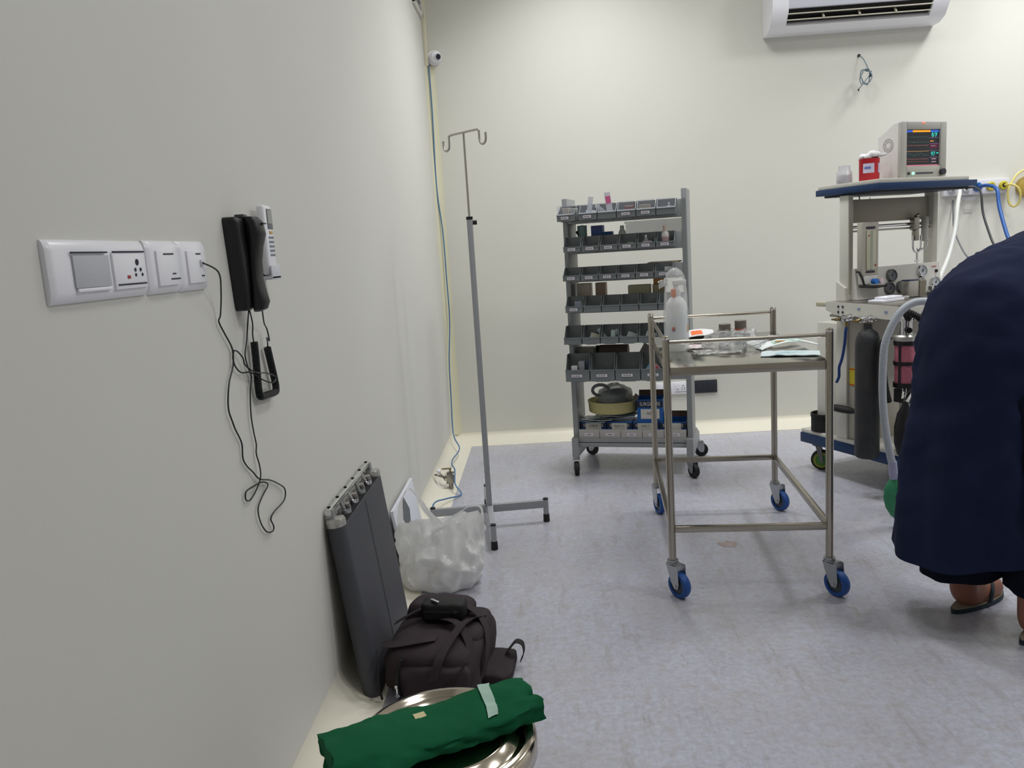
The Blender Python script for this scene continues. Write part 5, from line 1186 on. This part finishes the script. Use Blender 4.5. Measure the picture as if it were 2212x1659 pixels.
for s_ in (-1, 1):
    MB().tube(smooth_path([(s_*.155, -.035, .24), (s_*.185, -.035, .235), (s_*.188, 0, .23), (s_*.185, .035, .235), (s_*.155, .035, .24)], 5), .004, 8).build('side_handle', DSTL, dr)
cl_ = thing('cloth_bundle', 'green surgical cloth bundle fastened with pale tape lying on the drum lid', 'cloth', (DX, DY, DH+.0095))
A0 = Vector((-.183, -.108, 0)); A1 = Vector((.160, .068, 0)); AX = (A1-A0).normalized(); AY = Vector((-AX.y, AX.x, 0)); LN = (A1-A0).length
def clo(s_, a, off=0.):
    ca, sa = math.cos(a), math.sin(a); f = lambda x, e: math.copysign(abs(x)**e, x)
    hw = .071+.006*math.sin(s_*5)-.012*max(0, (s_-.8)/.2)**2; hh = .0225+.004*math.sin(s_*7+1)
    p = Vector((0, hw*f(ca, .75), hh*f(sa, .8)))
    n_ = noise.noise(Vector((s_*5, ca*1.5, sa*1.5)))*.008+noise.noise(Vector((s_*14, ca*3, sa*3)))*.004-.006*abs(noise.noise(Vector((s_*4-ca*1.5, ca*4+s_*6, sa*2))))
    # a turned-over fold near the right end, and a long diagonal crease
    fold = .008*math.exp(-((s_-.72-.10*ca)/.05)**2)*max(0, sa)-.006*math.exp(-((ca-.2+1.1*(s_-.5))/.10)**2)*max(0, sa)*(s_ > .35)
    k = 1+(n_+fold+off)/hw*1.6 if off == 0 else 1+(n_+fold)/hw*1.6
    p *= k
    if off: p += Vector((0, ca*.3, sa)).normalized()*off
    end = .010*noise.noise(Vector((ca*2, sa*2, 7)))
    return A0+AX*(s_*LN+(end if s_ > .98 else -end if s_ < .02 else 0))+AY*p.y+Vector((0, 0, max(.0, p.z+.024)))
rings = [[clo(j/46, 2*PI*i/36) for i in range(36)] for j in range(47)]
GRC = mat('cloth_green', (22, 98, 63), .9, spec=.2, bump=(900, .25), var=(9, (16, 86, 54), .8))
MB().loft(rings).build('wrapped_cloth', GRC, cl_, sharp=60)
TAPE = mat('tape_pale', (176, 206, 192), .7, bump=(700, .3))
MB().grid(lambda u, v: clo(.80+.055*u-.085*v, .30+2.0*v, .0032), 3, 40).build('tape_strip', TAPE, cl_, label='pale green tape strip across the right end')
MB().grid(lambda u, v: clo(.425+.055*u, 1.05+.26*v, .0012), 3, 4).build('tape_tag', mat('tape_cream', (214, 204, 158), .7), cl_, label='small cream tape tag')
MB().grid(lambda u, v: clo(.17+.065*u, -.45+.55*v+1.0*0, .0012), 3, 8).build('tape_end', TAPE, cl_)

# ------------------------------------------------------------------ bending person
pr_ = thing('person', 'person in dark navy tunic and trousers bending forward, seen from behind', 'person', (1.27, 2.40, 0))
O_ = Vector((1.27, 2.40, 0))
SKIN = mat('skin', (150, 100, 82), .55, bump=(200, .05), var=(20, (138, 88, 72), .5))
def skin_body():
    V = []; E = []; Rr = []
    def add(p, r, par=None, rx=None):
        V.append(tuple(Vector(p)-O_)); Rr.append((r, rx or r)); i = len(V)-1
        if par is not None: E.append((par, i))
        return i
    pel = add((1.275, 2.40, .90), .13)
    sp1 = add((1.37, 2.46, .97), .11, pel); sp2 = add((1.50, 2.545, 1.01), .11, sp1); ch = add((1.60, 2.61, 1.05), .105, sp2)
    nk = add((1.70, 2.67, 1.095), .055, ch); hd1 = add((1.755, 2.705, 1.11), .075, nk); hd2 = add((1.83, 2.75, 1.10), .095, hd1); add((1.89, 2.79, 1.07), .07, hd2)
    for s_, hip, kn, an, toe in ((1, (1.255, 2.465, .86), (1.275, 2.465, .47), (1.264, 2.455, .10), (1.42, 2.553, .050)), (-1, (1.315, 2.345, .86), (1.385, 2.285, .47), (1.352, 2.242, .10), (1.508, 2.342, .050))):
        h = add(hip, .078, pel); k = add(kn, .058, h); c = add((Vector(kn)*.55+Vector(an)*.45), .054, k); a = add(an, .041, c)
        fd = (Vector(toe)-Vector(an)); fd.z = 0; fd.normalize()
        he = add(Vector((an[0], an[1], .040))+fd*.002, .045, a)
        m_ = add(Vector((an[0], an[1], .040))+fd*.075, .043, he); tb_ = add(Vector((an[0], an[1], .036))+fd*.145, .044, m_); add(Vector((an[0], an[1], .030))+fd*.185, .034, tb_)
    for s_ in (1, -1):
        sd = Vector((-.54, .84, 0))*s_
        sh = add(Vector((1.605, 2.613, 1.03))+sd*.14, .048, ch); el = add(Vector((1.66, 2.65, .86))+sd*.22, .043, sh); wr = add(Vector((1.84, 2.76, .78))+sd*.16, .028, el); pm_ = add(Vector((1.90, 2.80, .755))+sd*.13, .03, wr)
        for k in range(4):
            o = sd*(.028-.018*k)
            f1 = add(Vector((1.94, 2.825, .742))+sd*.115+o, .010, pm_); f2 = add(Vector((1.972-.006*abs(k-1), 2.845, .722))+sd*.105+o, .0088, f1); add(Vector((1.985-.006*abs(k-1), 2.853, .698))+sd*.10+o, .008, f2)
        t1 = add(Vector((1.905, 2.80, .735))+sd*.09, .011, pm_); add(Vector((1.935, 2.82, .715))+sd*.08, .009, t1)
    me = bpy.data.meshes.new('body'); me.from_pydata(V, E, []); me.update()
    o = bpy.data.objects.new('body', me); C.objects.link(o); o.parent = pr_
    m_ = o.modifiers.new('skin', 'SKIN'); m_.use_smooth_shade = True
    for i, sv in enumerate(me.skin_vertices[0].data): sv.radius = Rr[i]; sv.use_root = (i == 0)
    ss = o.modifiers.new('sub', 'SUBSURF'); ss.levels = 2; ss.render_levels = 2
    me.materials.append(SKIN)
    return o
skin_body()
hc = Vector((1.85, 2.765, 1.085))-O_
fwd = Vector((.62, .38, -.68)).normalized(); upv = Vector((.60, .36, .71)).normalized(); rt = fwd.cross(upv).normalized()
for s_ in (-1, 1):
    MB().sphere(hc+fwd*.078+rt*(.031*s_)+upv*.008, .012, 10, 8).build('eye', mat('eye_white', (230, 228, 224), .2), pr_)
    MB().sphere(hc+rt*(.088*s_), .5, 10, 8, (.022, .03, .05)).build('ear', SKIN, pr_)
MB().cyl(hc+fwd*.078+upv*.004, hc+fwd*.108-upv*.026, .008, .014, 10).build('nose', SKIN, pr_)
MB().box(hc+fwd*.082-upv*.052, (.04, .012, .008), None, .003).build('mouth', mat('lips', (140, 76, 70), .5), pr_)
cap = MB(); rg = []
for j in range(1, 9):
    t = PI*.52*j/8
    rg.append([hc+upv*(.02+.115*math.cos(t))-fwd*.012+(rt*math.cos(2*PI*i/24)+fwd*math.sin(2*PI*i/24))*(.112*math.sin(t)) for i in range(24)])
cap.loft(rg).build('hair_cap', mat('cap_navy', (22, 28, 52), .8), pr_)
NAVY = mat('cloth_navy', (29, 37, 66), .9, spec=.2, bump=(700, .2), var=(6, (24, 30, 54), .7))
NAVY2 = mat('cloth_navy_trouser', (18, 22, 38), .9, spec=.2, bump=(700, .2), var=(6, (14, 18, 32), .7))
SD = Vector((-.54, .84, 0)).normalized()
def garment(name, spine, m_, n=112, seed=0, folds=.05, k=7, cap0=False, cap1=False):
    rings = []
    for q, (c, t, a, b, fa) in enumerate(spine):
        c = Vector(c)-O_; t = Vector(t).normalized(); s_ = (SD-t*SD.dot(t)).normalized(); nn = t.cross(s_)
        ring = []
        for i in range(n):
            an = 2*PI*i/n
            f = 1+fa*(math.sin(k*an+seed+q*.14)*.6+math.sin((k-3)*an+1.3*seed-q*.11)*.4)+.04*noise.noise(Vector((math.cos(an)*2+seed, math.sin(an)*2, q*.19)))
            if q > 2 and fa > 0:
                # slanting drag creases
                w_ = abs(noise.noise(Vector((math.cos(an)*1.2+q*.22+seed, math.sin(an)*3.4-q*.20, q*.12))))
                w2 = abs(noise.noise(Vector((math.cos(an)*2.5-q*.15+seed, math.sin(an)*5.5+q*.3, q*.1+4))))
                f *= 1-.075*w_+.03*w2+.02
            ring.append(c+s_*(a*f*math.cos(an))+nn*(b*f*math.sin(an)))
        rings.append(ring)
    return MB().loft(rings, cap0, cap1).build(name, m_, pr_, sharp=80)
def interp(sp, k=9):
    out = []
    for i in range(len(sp)-1):
        for j in range(k):
            u = j/k
            out.append(tuple(Vector(sp[i][q]).lerp(Vector(sp[i+1][q]), u) if q < 2 else sp[i][q]*(1-u)+sp[i+1][q]*u for q in range(5)))
    out.append((Vector(sp[-1][0]), Vector(sp[-1][1]), *sp[-1][2:]))
    return out
garment('tunic', interp([((1.236, 2.405, .225), (-.16, .0, 1), .21, .182, .085), ((1.254, 2.405, .45), (.0, 0, 1), .20, .168, .06), ((1.284, 2.415, .66), (.04, .02, 1), .192, .160, .035), ((1.303, 2.424, .82), (.22, .13, 1), .200, .160, .02),
                         ((1.325, 2.445, .92), (.6, .38, .72), .198, .158, .014), ((1.400, 2.485, .975), (.8, .5, .36), .190, .148, .02), ((1.50, 2.545, 1.015), (.8, .5, .28), .188, .138, .02), ((1.60, 2.61, 1.05), (.8, .5, .28), .19, .125, .015), ((1.68, 2.66, 1.085), (.8, .5, .35), .10, .075, 0.), ((1.70, 2.672, 1.095), (.8, .5, .4), .07, .06, 0.)]), NAVY, seed=1)
garment('trouser_leg', interp([((1.258, 2.43, .150), (-.16, .0, 1), .125, .128, .06), ((1.262, 2.44, .40), (.0, 0, 1), .12, .122, .05), ((1.265, 2.45, .80), (.0, 0, 1), .105, .105, .02)]), NAVY2, 40, 3)
garment('trouser_leg', interp([((1.410, 2.265, .150), (-.10, .0, 1), .108, .114, .06), ((1.395, 2.275, .40), (-.05, 0, 1), .108, .11, .05), ((1.335, 2.335, .80), (-.1, 0, 1), .10, .10, .02)]), NAVY2, 40, 5)
for s_ in (1, -1):
    sd = SD*s_
    garment('sleeve', interp([(Vector((1.60, 2.61, 1.045))+sd*.06, (sd.x*.9+.1, sd.y*.9, -.35), .10, .105, .01), (Vector((1.61, 2.615, 1.015))+sd*.15, (sd.x*.6+.1, sd.y*.6, -.8), .088, .095, .01), (Vector((1.635, 2.632, .95))+sd*.19, (.1, .06, -1), .075, .075, .03), (Vector((1.665, 2.652, .87))+sd*.22, (.1, .06, -1), .072, .07, .04)]), NAVY, 28, 2)
SOLE = mat('sole_teal_black', (28, 48, 60), .6); INSO = mat('sole_top', (150, 138, 120), .7)
for (hx, hy) in ((1.226, 2.428), (1.314, 2.216)):
    ang = math.atan2(.10, .158); h = Vector((hx, hy, 0))-O_
    ca, sa = math.cos(ang), math.sin(ang)
    def fo(x, y, z): return h+Vector((x*ca-y*sa, x*sa+y*ca, z))
    out = []
    for i in range(28):
        a = 2*PI*i/28; x = .118+.128*math.cos(a); wd = .040+.010*math.cos(a)
        out.append((x, wd*math.sin(a)))
    sd_ = MB().loft([[fo(x, y, z) for x, y in out] for z in (.001, .014)]).build('sandal', SOLE, pr_)
    MB().loft([[fo(.118+(x-.118)*.97, y*.96, z) for x, y in out] for z in (.0142, .0165)]).build('insole', INSO, sd_)
    for s_ in (1, -1):
        MB().tube(smooth_path([fo(.19, 0, .018), fo(.165, s_*.020, .062), fo(.135, s_*.040, .050), fo(.115, s_*.045, .017)], 5), .006, 8).build('strap', SOLE, sd_)
